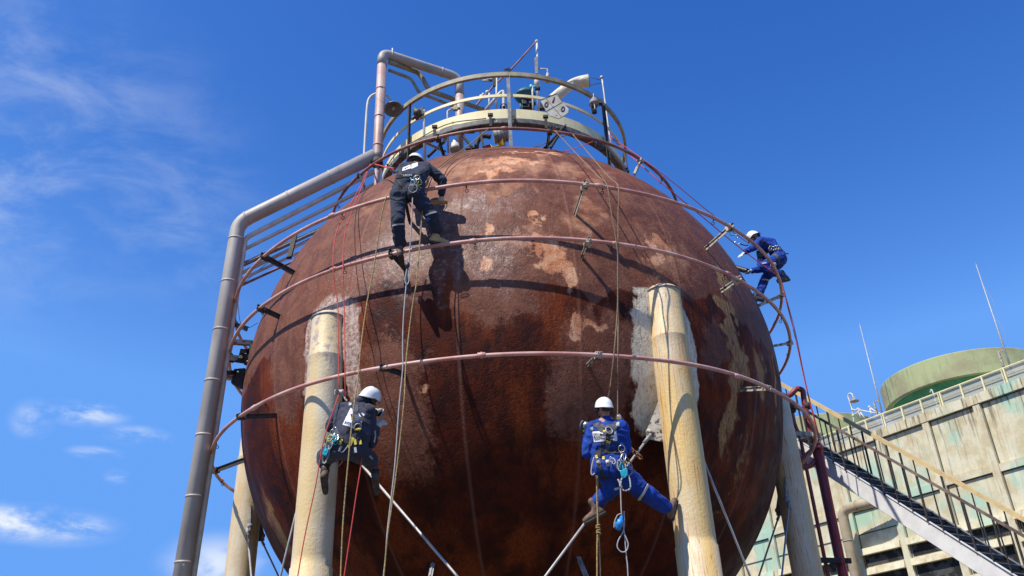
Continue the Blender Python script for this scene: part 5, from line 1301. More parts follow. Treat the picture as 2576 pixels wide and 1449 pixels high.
# ---- worker in navy at the left leg
def worker_navy():
    k = lambda x, y, Y: aty(*K2(x, y), Y)
    T = thing('person', k(480, 1000, -5.2), 'person in navy coverall with INTER on the back, hanging beside the left leg', 'person', 'rope access workers on the tank')
    sl_, sr = k(430, 400, -5.28), k(745, 425, -5.2); neck = k(650, 340, -5.18); head = k(775, 262, -5.12)
    ms = k(590, 600, -5.36)
    wl, wr = k(425, 720, -5.36), k(690, 720, -5.3); hl, hr = k(370, 880, -5.34), k(600, 890, -5.3)
    el, wl2 = k(325, 600, -5.14), k(430, 640, -4.95)
    er, wrr = k(785, 780, -5.05), k(862, 610, -4.98)
    kl, al = k(225, 975, -5.02), k(235, 1105, -5.12)
    kr, ar = k(760, 980, -4.92), k(835, 1125, -4.9)
    hf = np.array((.62, .72, -.25)); hu = np.array((.42, -.18, .9))
    body = head_prims(head, hf, hu, neck)
    limb(body, [sr, er, wrr], [.05, .038, .028]); limb(body, [sl_, el, wl2], [.05, .038, .028])
    body += [[(sl_, .06), (sr, .06), (neck, .055), (wl, .07), (wr, .07)], [(wl, .07), (wr, .07), (hl, .08), (hr, .08)]]
    limb(body, [hl, kl, al], [.08, .05, .036]); limb(body, [hr, kr, ar], [.08, .05, .036])
    wl3 = k(835, 432, -4.84)
    body += hand_prims(wrr, k(900, 520, -4.80) - wrr, (.2, .7, .5), .9, 1); body += hand_prims(wl2, (.5, .8, .2), (.2, .3, -.9), .6, -1)
    hull_blob('body', body, SKIN, T, .0075, 2)
    cv = [[(sl_, .088), (sr, .085), (neck - (0, 0, .03), .07), (ms, .12), (wl, .085), (wr, .085)], [(ms, .11), (wl, .095), (wr, .095), (hl, .125), (hr, .125)]]
    limb(cv, [sl_, el, wl2], [.10, .082, .06]); limb(cv, [sr, (sr + er) / 2, er, wrr + (er - wrr) * .15], [.10, .088, .078, .055])
    limb(cv, [hl, kl, kl + (al - kl) * .45], [.13, .10, .085]); limb(cv, [hr, kr, kr + (ar - kr) * .30], [.13, .105, .09])
    c = hull_blob('coverall', cv, NAVY, T, .011, 3, .042, 7, 11); bv = bvh_of(c)
    helmet(head, hf, hu, T, .125)
    hull_blob('hood', [[(neck + (0, -.02, .03), .07), (head - np.array(hu) * .05 - np.array(hf) * .02, .088)]], BLACKC, T, .01, 2)
    hull_blob('glove', hand_prims(wrr, k(900, 520, -4.90) - wrr, (.2, .7, .5), .9, 1, 1.3, .006) + [[(wrr, .038), (wrr + (er - wrr) * .14, .042)]], GLOVE, T, .0075, 1)
    hull_blob('glove', hand_prims(wl2, (.5, .8, .2), (.2, .3, -.9), .6, -1, 1.08, .004), GLOVE, T, .0075, 1)
    boot('brown work boot dangling in front of the left leg', k(240, 1165, -5.14), (-.02, .75, -.42), (0, .25, 1), BOOT, T)
    boot('dusty boot seen past the sloping rod', k(845, 1185, -4.9), (.02, .70, -.4), (0, .25, 1), BOOT, T)
    for a in (k(238, 1120, -5.13), k(838, 1140, -4.9)): m = MB(); m.tube([a + (0, 0, .03), a - (0, 0, .05)], [.05, .055], 14); m.build('sock', BWEB, T)
    # back panel with print
    o, pr = patch_on(bv, [K2(545, 385), K2(718, 462), K2(640, 640), K2(448, 585)], PANEL, T, 'back_panel', label='white panel with blue gear emblem and INTER')
    m = MB()
    for i in range(12):
        a = 2 * math.pi * i / 12
        for da in (-.11, .11): pass
        P_ = [pr(.56 + r_ * math.cos(a + da), .44 + r_ * 1.1 * math.sin(a + da), .005) for r_, da in ((.19, -.13), (.245, -.1), (.245, .1), (.19, .13))]
        n_ = np.cross(P_[1] - P_[0], P_[2] - P_[0]); m.add([p for p in P_] , [(0, 1, 2, 3)], False)
    n_ = 28
    r1 = [pr(.56 + .20 * math.cos(2 * math.pi * i / n_), .44 + .22 * math.sin(2 * math.pi * i / n_), .005) for i in range(n_)]; r2_ = [pr(.56 + .13 * math.cos(2 * math.pi * i / n_), .44 + .145 * math.sin(2 * math.pi * i / n_), .005) for i in range(n_)]
    m.add(r1 + r2_, [(i, (i + 1) % n_, n_ + (i + 1) % n_, n_ + i) for i in range(n_)], False); m.build('gear_emblem', LOGOB, o)
    text_mesh('INTER', .20, (0, 0, 0), (1, 0, 0), (0, 1, 0), .002, INKB, 'lettering', o, .004, 'LEFT', project=lambda p: pr(.07 + p[0] * .95, .835 - p[1] * 1.1, .005))
    # harness
    H = strap(bv, [K2(*p) for p in ((370, 690), (450, 760), (560, 800), (680, 770), (720, 700))], .055, BWEB, T, 'harness')
    for pts, w_, mt in ((((600, 345), (600, 420), (620, 520), (640, 600)), .075, WEB), (((640, 420), (690, 500), (760, 480), (800, 440)), .03, BWEB), (((600, 500), (700, 520), (770, 560)), .06, WEB), (((560, 460), (590, 560), (600, 640)), .04, BWEB), (((640, 600), (600, 690), (580, 740)), .05, BWEB), (((580, 740), (540, 800), (520, 850)), .045, YEL), (((520, 330), (540, 350)), .0, None), (((700, 350), (760, 400), (790, 440)), .025, BWEB),
                        (((380, 640), (400, 720), (420, 830)), .05, WEB), (((420, 830), (430, 900)), .04, BWEB), (((660, 740), (690, 800)), .04, BWEB), (((600, 830), (600, 920)), .035, BWEB), (((470, 910), (500, 860), (530, 800)), .02, BWEB)):
        if mt: strap(bv, [K2(*p) for p in pts], w_, mt, H, 'strap')
    strap(bv, [K2(538, 325), K2(540, 355)], .035, REFL, T, 'reflective_tape')
    strap(bv, [K2(830, 650), K2(835, 720), K2(820, 790)], .02, REFL, T, 'reflective_tape'); strap(bv, [K2(770, 955), K2(800, 985)], .02, REFL, T, 'reflective_tape')
    c_, n_ = cast(bv, *K2(625, 610)); ring_at(c_ + n_ * .02, .045, .008, n_, GALV, H, 'd_ring', 1.1); m = MB(); m.ball(c_ + n_ * .03 - (0, 0, .02), (.045, .012, .018)); m.build('tag', YEL, H)
    for x, y in ((430, 785), (600, 790), (655, 785), (420, 870), (602, 885)):
        h, n_ = cast(bv, *K2(x, y))
        if h is not None: m = MB(); m.box(h + n_ * .01, (.03, .014, .07), (1, 0, -.35 if x < 500 else .2)); m.build('buckle', YEL if y < 800 else GALV, H)
    # hardware bunch on the left hip
    G = [(330, 690, .03, ALU), (350, 660, .03, ALU), (300, 740, .028, YEL), (372, 700, .026, ALU), (345, 740, .03, TEAL), (320, 760, .035, TEAL), (360, 765, .03, TEAL), (290, 790, .03, GALV), (305, 830, .025, GALV), (380, 745, .02, ALU)]
    for i, (x, y, r_, mt) in enumerate(G): ring_at(k(x, y, -5.53 - .012 * (i % 3)), r_, .006, (math.sin(i * 1.7) * .6, 1, math.cos(i) * .4), mt, H, 'carabiner', 1.8, (math.sin(i) * .5, 0, 1))
    for i, (x, y, w_, h_, mt) in enumerate(((335, 745, .05, .07, TEAL), (250, 905, .06, .09, TEAL), (300, 735, .03, .10, YEL), (255, 770, .03, .06, BLACKP))):
        m = MB(); c_ = k(x, y, -5.50); m.box(c_, (w_, .03, h_), (1, 0, -.35)); m.tube([c_ + (0, -.02, .01), c_ + (0, .0, .01)], .015, 8); m.build('rope_clamp', mt, H, bevel=.005)
    for pts, mt, r_ in ((((310, 760), (300, 850), (280, 950), (240, 1030), (212, 1030), (210, 960), (240, 860), (280, 780)), ROPEG, .007), (((270, 800), (230, 880), (210, 980), (225, 1040), (260, 1020)), mat('pale_green_cord', (.25, .4, .25), (.4, .55, .35), .7, scale=50), .008), (((305, 800), (290, 870), (260, 930)), TEAL, .008), (((380, 1000), (378, 1050), (392, 1075), (420, 1060), (450, 1015)), ROPEK, .006), (((430, 910), (460, 900), (500, 850), (520, 830)), ROPEG, .006)):
        chain('sling', H, mt, [k(x, y, -5.48) for x, y in pts], r_)
    # ascender at the shoulder
    A = thing('rope_grab', k(410, 205, -5.28), 'silver rope grab on the red rope above the navy worker', 'rope grab')
    m = MB(); c_ = k(410, 200, -5.3); m.tube([c_ - (.05, 0, 0), c_ + (.05, 0, 0)], .04, 12); m.box(c_, (.12, .05, .07)); m.build('body', GALV, A, bevel=.006); m = MB(); m.tube([c_ + (-.02, -.04, 0), c_ + (-.02, .04, 0)], .03, 12); m.build('cam', BLACKP, A)
    m = MB(); m.tube(catmull([k(430, 205, -5.3), k(455, 235, -5.3), k(480, 270, -5.3), k(505, 305, -5.3)], 5), .013, 8); m.build('lanyard', mat('striped_lanyard', (.5, .5, .5), (.04, .04, .04), .7, scale=45, lo=.45, hi=.55), A)
    # grinder
    Gd = thing('angle_grinder', k(890, 440, -4.8), 'angle grinder with dust guard held by the navy worker', 'grinder')
    m = MB(); a = k(800, 435, -4.92); b = k(915, 455, -4.72); d = b - a; m.tube([a, a + d * .1, a + d * .8, b], [.03, .038, .038, .03], 14); m.build('body', BLACKP, Gd)
    m = MB(); c_ = k(905, 465, -4.74); ax = np.array((.8, .45, -.35)); ax /= np.linalg.norm(ax); m.tube([c_, c_ + ax * .008], .085, 28); m.build('disc', DISC, Gd); m = MB(); m.ring(c_ - ax * .012, .092, .011, axis=ax, n=24, m=6, a0=-40, a1=170); m.build('guard', GALV, Gd)
    h2 = hull_blob('glove', hand_prims(k(835, 430, -4.90), k(890, 405, -4.78) - k(835, 430, -4.9), (.2, .2, -.9), .9, -1, 1.25, .006), GLOVE, T, .0075, 1)
    hull_blob('forearm_sleeve', [[(k(835, 432, -4.9), .045), (k(790, 470, -4.98), .06)]], NAVY, T, .01, 1)
worker_navy()

# ---- worker in blue climbing at the right edge
def worker_edge():
    k = lambda x, y, Y: aty(*K3(x, y), Y)
    T = thing('person', k(800, 1300, -.5), 'person in blue coverall climbing outside the rings at the right edge of the tank', 'person', 'rope access workers on the tank')
    Y0 = -.45
    head = k(678, 418, Y0 - .02); neck = k(745, 462, Y0); s1, s2 = k(785, 470, Y0 - .2), k(835, 500, Y0 + .16)
    ms = k(920, 510, Y0 + .02); w1, w2 = k(985, 610, Y0 - .12), k(1000, 590, Y0 + .12); h1, h2 = k(1045, 710, Y0 - .13), k(1060, 730, Y0 + .12)
    e1, r1 = k(640, 585, Y0 - .25), k(548, 625, Y0 - .25)
    e2, r2_ = k(770, 868, Y0 + .18), k(650, 895, Y0 + .1)
    kA, aA = k(800, 835, Y0 - .22), k(1085, 945, Y0 - .08)
    kA2 = k(900, 900, Y0 - .2)
    kB, aB = k(835, 1010, Y0 + .12), k(750, 1265, Y0 + .02)
    hf = np.array((-.72, .25, -.65)); hu = np.array((-.42, .05, .9))
    body = head_prims(head, hf, hu, neck)
    limb(body, [s1, e1, r1], [.05, .038, .027]); limb(body, [s2, e2, r2_], [.05, .038, .027])
    body += [[(s1, .06), (s2, .06), (neck, .055), (ms, .09), (w1, .06), (w2, .06)], [(w1, .06), (w2, .06), (h1, .08), (h2, .08)]]
    limb(body, [h1, kA, aA], [.08, .05, .035]); limb(body, [h2, kB, aB], [.08, .05, .035])
    hd = k(430, 730, Y0 - .25) - r1
    body += hand_prims(r1, hd, (-.3, .3, -.9), .15, 1, 1, 0, .22); body += hand_prims(r2_, k(560, 885, Y0 + .05) - r2_, (0, .3, -.9), 1.1, 1)
    hull_blob('body', body, SKINL, T, .0075, 2)
    cv = [[(s1, .08), (s2, .08), (neck - (0, 0, .02), .06), (ms, .125), (w1, .085), (w2, .085)], [(w1, .09), (w2, .09), (ms, .11), (h1, .13), (h2, .125)]]
    limb(cv, [s1, e1, r1 + (e1 - r1) * .15], [.09, .066, .05]); limb(cv, [s2, e2, r2_ + (e2 - r2_) * .1], [.09, .07, .05])
    limb(cv, [h1, (h1 + kA) / 2, kA], [.13, .105, .085]); limb(cv, [kA, kA2, aA + (kA2 - aA) * .25], [.085, .085, .07])
    limb(cv, [h2, (h2 + kB) / 2, kB, (kB + aB) / 2, aB + (0, 0, .05)], [.13, .10, .085, .08, .078])
    c = hull_blob('coverall', cv, BLUE, T, .011, 3, .04, 8, 23); bv = bvh_of(c)
    helmet(head + (0, 0, .01), hf, hu, T, .118)
    hull_blob('glove', hand_prims(r1, hd, (-.3, .3, -.9), .15, 1, 1.08, .0035, .22) + [[(r1, .034), (r1 + (e1 - r1) * .15, .038)]], WHITEP if False else mat('clean_white_glove', (.75, .75, .74), (.62, .62, .62), .8, scale=30), T, .007, 1)
    hull_blob('glove', hand_prims(r2_, k(560, 885, Y0 + .05) - r2_, (0, .3, -.9), 1.1, 1, 1.08, .0035) + [[(r2_, .034), (r2_ + (e2 - r2_) * .15, .038)]], MATS['clean_white_glove'], T, .007, 1)
    boot('black boot bent back behind the pipe', k(1105, 955, Y0 - .06), k(950, 1040, Y0 - .1) - k(1150, 1000, Y0), (-.25, 0, 1) , BBOOT, T)
    boot('black boot on the lower bracket', k(752, 1290, Y0 + .02), (-.35, .3, -.85), (.5, -.2, .5), BBOOT, T)
    H = strap(bv, [K3(*p) for p in ((850, 640), (920, 590), (1000, 560), (1060, 570))], .06, BWEB, T, 'harness')
    for pts, w_, mt in ((((870, 640), (930, 600), (1010, 580), (1060, 585)), .02, YEL), (((960, 655), (1000, 680), (1035, 730), (1040, 790)), .06, WEB), (((720, 600), (740, 680), (770, 740)), .05, BWEB), (((760, 480), (820, 470), (880, 520), (930, 580)), .04, BWEB), (((800, 790), (860, 780)), .03, REFL), (((800, 1020), (850, 1015), (895, 1030)), .03, REFL)):
        strap(bv, [K3(*p) for p in pts], w_, mt, H if mt not in (REFL,) else T, 'strap' if mt is not REFL else 'reflective_tape')
    for i, (x, y) in enumerate(((920, 565), (960, 570), (990, 560), (1025, 550), (905, 580))): ring_at(k(x, y, Y0 - .24), .025, .006, (math.sin(i), 1, .3), ALU, H, 'carabiner', 1.5)
    m = MB(); m.box(k(760, 660, Y0 - .1), (.10, .08, .16)); m.build('hip_pouch', BLACKP, H, bevel=.01)
    chain('tool_tail', H, BLACKP, [k(1070, 580, Y0), k(1110, 620, Y0), k(1135, 645, Y0), k(1175, 648, Y0)], .012)
    # lanyard to the red rope
    chain('lanyard', H, BLACKP, [k(600, 530, Y0 - .2), k(560, 528, Y0 - .25), k(510, 515, Y0 - .3), k(470, 498, Y0 - .35)], .012)
    ring_at(k(440, 492, -.8), .03, .007, (.2, 1, .2), ALU, H, 'carabiner', 1.7, (1, 0, -.1))
    D = thing('flexible_duct', k(500, 890, Y0), 'black ribbed hose end held in the white glove at the right edge', 'hose')
    a, b = k(600, 900, Y0 + .05), k(430, 850, Y0 + .35); d = b - a; m = MB(); m.tube([a + d * t for t in np.linspace(0, 1, 33)], [.05 + (.008 if i % 4 < 2 else 0) for i in range(33)], 16); m.build('hose', BLACKP, D)
    L2 = thing('hanging_sling', k(370, 290, -1.0), 'turquoise strap with silver carabiner hanging from the right bracket', 'sling')
    m = MB(); m.tube(catmull([k(350, 300, -1.0), k(335, 340, -1.0), k(350, 375, -1.0), k(390, 388, -1.0), k(425, 375, -1.0), k(410, 345, -1.0), k(370, 310, -1.0)], 5), .010, 6); m.build('strap', TEAL, L2); ring_at(k(438, 400, -1.0), .022, .007, (0, 1, .2), ALU, L2, 'carabiner', 1.8)
    m = MB()
    F = thing('white_flange_fitting', k(950, 815, -1.0), 'small white fitting clamped where the red rope crosses the ring pipe', 'fitting')
    m.ball(k(955, 810, -.95), (.055, .05, .055)); m.tube([k(930, 830, -.95), k(990, 790, -.95)], .035, 10); m.build('clamp', PEEL, F)
worker_edge()

# ---- worker in blue at the right leg
def worker_blue():
    k = lambda x, y, Y: aty(*K4(x, y), Y)
    T = thing('person', k(330, 700, -5.1), 'person in blue coverall on ropes bracing one boot against the right front leg', 'person', 'rope access workers on the tank')
    Y0 = -5.12
    head = k(288, 172, Y0 - .02); neck = k(302, 245, Y0); sl_, sr = k(200, 325, Y0 - .02), k(428, 318, Y0 - .02); ms = k(312, 400, Y0 - .06)
    wl, wr = k(240, 520, Y0), k(410, 515, Y0); hl, hr = k(268, 640, Y0 - .02), k(375, 645, Y0 - .02)
    el, r1 = k(155, 520, Y0 + .02), k(150, 400, Y0 + .34); er, r2_ = k(462, 490, Y0 + .08), k(420, 430, Y0 + .38)
    kl, al = k(395, 795, Y0 + .30), k(220, 935, Y0 + .22)
    kl = k(365, 800, Y0 + .12)
    kr, ar = k(610, 838, Y0 + .12), k(800, 975, Y0 + .33)
    hf = np.array((-.25, .95, -.05)); hu = np.array((.0, .05, 1))
    body = head_prims(head, hf, hu, neck)
    limb(body, [sl_, el, r1], [.05, .038, .028]); limb(body, [sr, er, r2_], [.05, .038, .028])
    body += [[(sl_, .06), (sr, .06), (neck, .055), (ms, .09), (wl, .07), (wr, .07)], [(wl, .07), (wr, .07), (hl, .08), (hr, .08)]]
    limb(body, [hl, kl, al], [.08, .05, .036]); limb(body, [hr, kr, ar], [.08, .05, .036])
    hL = k(150, 345, Y0 + .40) - r1
    body += hand_prims(r1, hL, (.4, .2, .2), .9, 1); body += hand_prims(r2_, k(400, 380, Y0 + .45) - r2_, (-.5, .3, 0), .7, -1)
    hull_blob('body', body, SKINL, T, .0075, 2)
    cv = [[(sl_, .085), (sr, .085), (neck - (0, 0, .045), .06), (ms, .13), (wl, .095), (wr, .095)], [(wl, .10), (wr, .10), (hl, .125), (hr, .125)], [(hl, .138), (hl + (0, -.02, -.03), .13)], [(hr, .138), (hr + (0, -.02, -.03), .13)]]
    limb(cv, [sl_, (sl_ + el) / 2, el, r1], [.088, .086, .078, .055]); limb(cv, [sr, (sr + er) / 2, er, r2_], [.088, .084, .074, .055])
    limb(cv, [hr, (hr + kr) / 2, kr, (kr + ar) / 2, ar + (kr - ar) * .08], [.135, .125, .108, .095, .082]); limb(cv, [hl, (hl + kl) / 2, kl, (kl + al) / 2, al + (kl - al) * .1], [.13, .115, .105, .09, .078])
    limb(cv, [neck - (0, 0, .05), neck + (0, 0, .0)], [.07, .062])
    c = hull_blob('coverall', cv, BLUE, T, .011, 3, .045, 8, 41); bv = bvh_of(c)
    helmet(head + (0, 0, .015), hf, hu, T, .122)
    hull_blob('glove', hand_prims(r1, hL, (.4, .2, .2), .9, 1, 1.08, .0035) + [[(r1, .035), (r1 + (el - r1) * .14, .04)]], GLOVE, T, .0075, 1)
    hull_blob('glove', hand_prims(r2_, k(400, 380, Y0 + .45) - r2_, (-.5, .3, 0), .7, -1, 1.08, .0035), GLOVE, T, .0075, 1)
    boot('brown boot pressed against the cream leg', k(806, 985, Y0 + .34), k(866, 870, Y0 + .36) - k(830, 1015, Y0 + .30), k(700, 950, Y0 + .1) - k(850, 960, Y0 + .4), BOOT, T)
    boot('brown boot resting on the sloping rod', k(212, 962, Y0 + .20), k(140, 1020, Y0 + .15) - k(215, 985, Y0 + .2) + (0, .05, 0), (.35, .0, .9), BOOT, T)
    o, pr = patch_on(bv, [K4(191, 352), K4(386, 343), K4(394, 427), K4(206, 440)], PANEL, T, 'back_panel', label='white panel with square emblem and black words')
    m = MB()
    def ln(a, b, w=.006): 
        P_ = [pr(a[0] + (b[0] - a[0]) * t, a[1] + (b[1] - a[1]) * t, .005) for t in np.linspace(0, 1, 6)]; m.tube(P_, w / 2, 4)
    q = [(.05, .20), (.275, .20), (.275, .78), (.05, .78)]
    for a, b in zip(q, q[1:] + q[:1]): ln(a, b)
    for i in range(20): ln((.163 + .085 * math.cos(i * math.pi / 10), .49 + .22 * math.sin(i * math.pi / 10)), (.163 + .085 * math.cos((i + 1) * math.pi / 10), .49 + .22 * math.sin((i + 1) * math.pi / 10)))
    ln((.13, .56), (.17, .40)); ln((.17, .40), (.20, .56)); m.build('square_emblem', GREYP, o)
    for s_, yy in (('Industrial', .30), ('Instances', .66)):
        text_mesh(s_, .30, (0, 0, 0), (1, 0, 0), (0, 1, 0), .002, INK, 'lettering', o, .012, 'LEFT', project=lambda p, yy=yy: pr(.30 + p[0] * (.52 if yy < .5 else .50), yy - p[1] * .95, .005))
    H = strap(bv, [K4(*p) for p in ((215, 545), (270, 505), (340, 515), (410, 508), (450, 520))], .065, BWEB, T, 'harness')
    for pts, w_, mt in ((((212, 285), (262, 330), (310, 372)), .075, WEB), (((395, 280), (355, 330), (325, 375)), .075, WEB), (((250, 300), (300, 320), (360, 300)), .06, WEB), (((320, 370), (320, 410), (318, 440)), .06, BWEB), (((318, 440), (316, 480), (308, 530)), .05, WEB), (((250, 560), (262, 470), (300, 430)), .03, BWEB), (((345, 420), (400, 470), (420, 500)), .03, BWEB), (((240, 590), (258, 650), (290, 730)), .035, BWEB), (((318, 590), (318, 640)), .04, WEB), (((215, 560), (230, 600)), .03, BWEB),
                        (((210, 700), (270, 735), (330, 740)), .02, BWEB), (((420, 560), (440, 620), (480, 680)), .03, BWEB)):
        strap(bv, [K4(*p) for p in pts], w_, mt, H, 'strap')
    for a, b, w_, mt, nm in (((305, 428), (338, 440), .035, YEL, 'buckle'), ((276, 350), (303, 350), .025, YEL, 'buckle'), ((283, 555), (283, 585), .03, YEL, 'buckle'), ((225, 545), (228, 570), .03, YEL, 'buckle'), ((318, 585), (318, 615), .05, GALV, 'buckle'), ((240, 590), (242, 612), .05, GALV, 'buckle'), ((398, 280), (395, 312), .045, REFL, 'shoulder_tab'), ((188, 320), (195, 340), .04, REFL, 'shoulder_tab')):
        strap(bv, [K4(*a), K4((a[0] + b[0]) / 2, (a[1] + b[1]) / 2), K4(*b)], w_, mt, H, nm, .010)
    strap(bv, [K4(644, 785), K4(610, 850), K4(572, 905)], .03, REFL, T, 'reflective_tape'); strap(bv, [K4(370, 820), K4(405, 812)], .028, REFL, T, 'reflective_tape')
    c_, n_ = cast(bv, *K4(322, 350)); ring_at(c_ + n_ * .025, .045, .008, n_, GALV, H, 'd_ring', 1.1)
    for i, (x, y, r_, mt) in enumerate(((430, 490, .04, ALU), (405, 620, .028, GALV), (445, 560, .03, ALU), (465, 610, .022, YEL), (360, 590, .025, GALV), (345, 580, .02, ALU), (240, 600, .03, ALU), (430, 640, .03, TEAL), (455, 690, .03, TEAL))):
        ring_at(k(x, y, Y0 - .19 - .01 * (i % 3)), r_, .006, (math.sin(i * 1.7) * .5, 1, math.cos(i) * .4), mt, H, 'carabiner', 1.9 if i else 1.1, (math.sin(i) * .4, 0, 1))
    m = MB(); m.box(k(450, 690, Y0 - .2), (.09, .03, .09), (1, 0, .2)); m.build('rope_clamp', TEAL, H, bevel=.008)
    STR = mat('striped_lanyard', (.5, .5, .5), (.04, .04, .04), .7)
    for pts, mt, r_ in ((((205, 560), (190, 620), (182, 680), (190, 705), (212, 690)), ROPEG, .008), (((430, 560), (400, 600), (405, 660), (430, 680)), ROPEG, .008), (((420, 510), (445, 560), (460, 620), (462, 660)), STR, .011), (((435, 720), (425, 770), (440, 825), (470, 832), (500, 810), (500, 760), (488, 710)), STR, .010),
                        (((430, 580), (440, 640), (452, 690)), TEAL, .011), (((470, 560), (500, 600), (520, 650), (510, 700), (470, 710)), ROPEK, .009), (((420, 530), (430, 600), (450, 640), (520, 670)), ROPEK, .008), (((400, 740), (415, 770), (420, 800)), REFL, .012)):
        chain('sling', H, mt, [k(x, y, Y0 - .20) for x, y in pts], r_)
    A = thing('rope_grab', k(405, 250, Y0), 'silver pulley on the tan rope beside the helmet of the blue worker', 'rope grab')
    c_ = k(405, 248, Y0 - .05); m = MB(); m.ball(c_, (.045, .03, .075)); m.build('body', GALV, A); m = MB(); m.tube([c_ + (-.01, -.04, 0), c_ + (-.01, .0, 0)], .025, 12); m.build('cam', GOLD, A); m = MB(); m.tube(catmull([c_ + (.03, 0, .03), c_ + (.06, 0, 0), c_ + (.055, 0, -.1)], 5), .008, 6); m.build('frame', BLACKP, A)
    Gd = thing('angle_grinder', k(110, 310, Y0 + .4), 'angle grinder held up by the blue worker at the left of the white helmet', 'grinder')
    Yg = Y0 + .30
    m = MB(); a = k(105, 300, Yg); ax = np.array((.75, -.2, -.3)); ax /= np.linalg.norm(ax); m.tube([a - ax * .004, a + ax * .004], .07, 26); m.build('disc', DISC, Gd); m = MB(); m.tube([a, k(150, 302, Yg)], .038, 14); m.ball(k(140, 295, Yg), .045); m.tube([k(120, 330, Yg), k(135, 360, Yg + .05)], .025, 8); m.build('gear_head', ALU, Gd)
    m = MB(); m.tube([k(150, 305, Yg), k(205, 330, Yg + .1)], [.038, .032], 12); m.build('body', BLACKP, Gd); m = MB(); c_ = k(180, 293, Yg - .03); m.ring(c_, .032, .010, axis=(0.1, 1, .1), n=18, m=6); m.build('gold_ring', GOLD, Gd)
    C = thing('rod_shackle', k(545, 530, -4.45), 'rusty chain shackle clipped round the sloping rod beside the blue worker', 'shackle')
    m = MB(); pts = [k(x, y, -4.6) for x, y in ((490, 480), (505, 492), (520, 505), (535, 518), (550, 530), (562, 545))]
    for i, p in enumerate(pts): m.ring(p, .022, .008, axis=(.3 if i % 2 else 1, 1, .4), n=12, m=5)
    m.ring(k(572, 552, -4.5), .05, .012, axis=(1, .2, 1), n=16, m=6); m.build('chain', mat('rusty_chain', (.16, .07, .03), (.28, .14, .07), .7, scale=30), C)
worker_blue()

# ------------------------------------------------------------------ ropes
def rope(label, pts, r, mtl, n=7, name='rope', cat='rope', group='ropes hanging on the tank', extra=None):
    P = [aty(x, y, Y) for x, y, Y in pts]
    low = min(P, key=lambda p: p[2])
    T = thing(name, low, label, cat, group)
    m = MB(); m.tube(catmull(P, 8), r, n); m.build('strand', mtl, T)
    if extra: extra(T)
    return T
def cv(f, L_, Y): return [(*f(x, y), Y) for x, y in L_]
def near(x, y, d=.12):
    p = sph(x, y); o = p - np.array([0, 0, ZC]); q = p + o / RS * d; return q[1]
def N_(L_, d=.12): return [(x, y, near(x, y, d)) for x, y in L_]
# twin red ropes from the ring down to the navy worker
ra = [(931, 413, ringpt('D', 931, 413)[0][1] - .04), (912, 461, -3.55)] + N_([(879, 519), (864, 544), (851, 575)], .35)
yC = ringpt('C', 848, 544)[0][1] - .05
rope('left strand of the red rope pair running down to the silver rope grab', [(931, 413, -2.3), (909, 463, -3.2), (879, 519, -4.0), (860, 552, -4.45), (848, 581, -4.7), (840, 618, -4.9), (838, 673, -5.08), (842, 722, -5.08), (850, 772, -5.1), (852, 938, -5.32), (854, 980, -5.32), (853, 990, -5.32), (843, 1020, -5.42), (814, 1109, -5.5), (795, 1216, -5.5), (768, 1342, -5.5), (749, 1449, -5.5), (735, 1530, -5.5)], .0072, ROPER)
rope('right strand of the red rope pair reaching the shoulder of the navy worker', [(933, 413, -2.3), (913, 463, -3.2), (890, 519, -4.0), (878, 552, -4.45), (869, 581, -4.7), (864, 618, -4.9), (863, 673, -5.08), (864, 722, -5.08), (866, 772, -5.1), (868, 900, -5.3), (868, 938, -5.34), (869, 1000, -5.3), (873, 1014, -5.25)], .0072, ROPER)
rope('red rope leaving the seat of the navy worker towards the ground', [(910, 1150, -5.3), (906, 1185, -5.35), (897, 1240, -5.35), (887, 1308, -5.35), (866, 1449, -5.35), (856, 1530, -5.35)], .008, ROPER)
rope('thin tan rope from the hip of the dark worker down past the left leg', [(972, 493, -5.42), (958, 552, -5.4), (941, 668, -5.4), (923, 764, -5.42), (908, 871, -5.5), (900, 958, -5.6), (893, 1002, -5.65), (881, 1109, -5.7), (864, 1300, -5.7), (857, 1449, -5.7), (854, 1530, -5.7)], .009, ROPEY)
rope('grey cable from the belt ring of the dark worker down the middle of the tank', [(1039, 479, -5.57), (1037, 520, -5.58), (1033, 600, -5.55), (1028, 664, -5.5), (1024, 694, -5.5), (1015, 800, -5.5), (1013, 880, -5.5), (1013, 930, -5.5), (1004, 1021, -5.52), (994, 1162, -5.52), (983, 1262, -5.52), (975, 1331, -5.52), (970, 1400, -5.5), (965, 1449, -5.5), (958, 1530, -5.5)], .009, ROPEG, name='cable', cat='cable')
rope('short grey loop with a knot under the boots of the dark worker', [(1026, 668, -5.52), (1021, 690, -5.52), (1019, 708, -5.52), (1024, 716, -5.52), (1029, 706, -5.52), (1029, 690, -5.52), (1026, 668, -5.52)], .008, ROPEG, name='cable', cat='cable', extra=lambda T: (lambda m: (m.ball(aty(1025, 667, -5.53), (.035, .03, .05)), m.build('knot', BLACKP, T)))(MB()))
rope('tan rope from the platform across the chest of the dark worker', [(1230, 323, -3.72), (1188, 358, -3.75), (1140, 393, -3.9), (1099, 425, -4.4), (1080, 465, -4.9), (1068, 505, -5.28), (1064, 520, -5.45)], .009, ROPEB)
rope('yellow rope from the waist of the dark worker that joins the grey cable', [(1064, 520, -5.45), (1061, 555, -5.42), (1055, 625, -5.4), (1047, 716, -5.45), (1041, 747, -5.45), (1029, 835, -5.45), (1020, 930, -5.5), (1017, 1002, -5.55), (1002, 1147, -5.55), (985, 1277, -5.55), (977, 1331, -5.55), (970, 1400, -5.52), (966, 1449, -5.52), (960, 1530, -5.52)], .009, ROPEY)
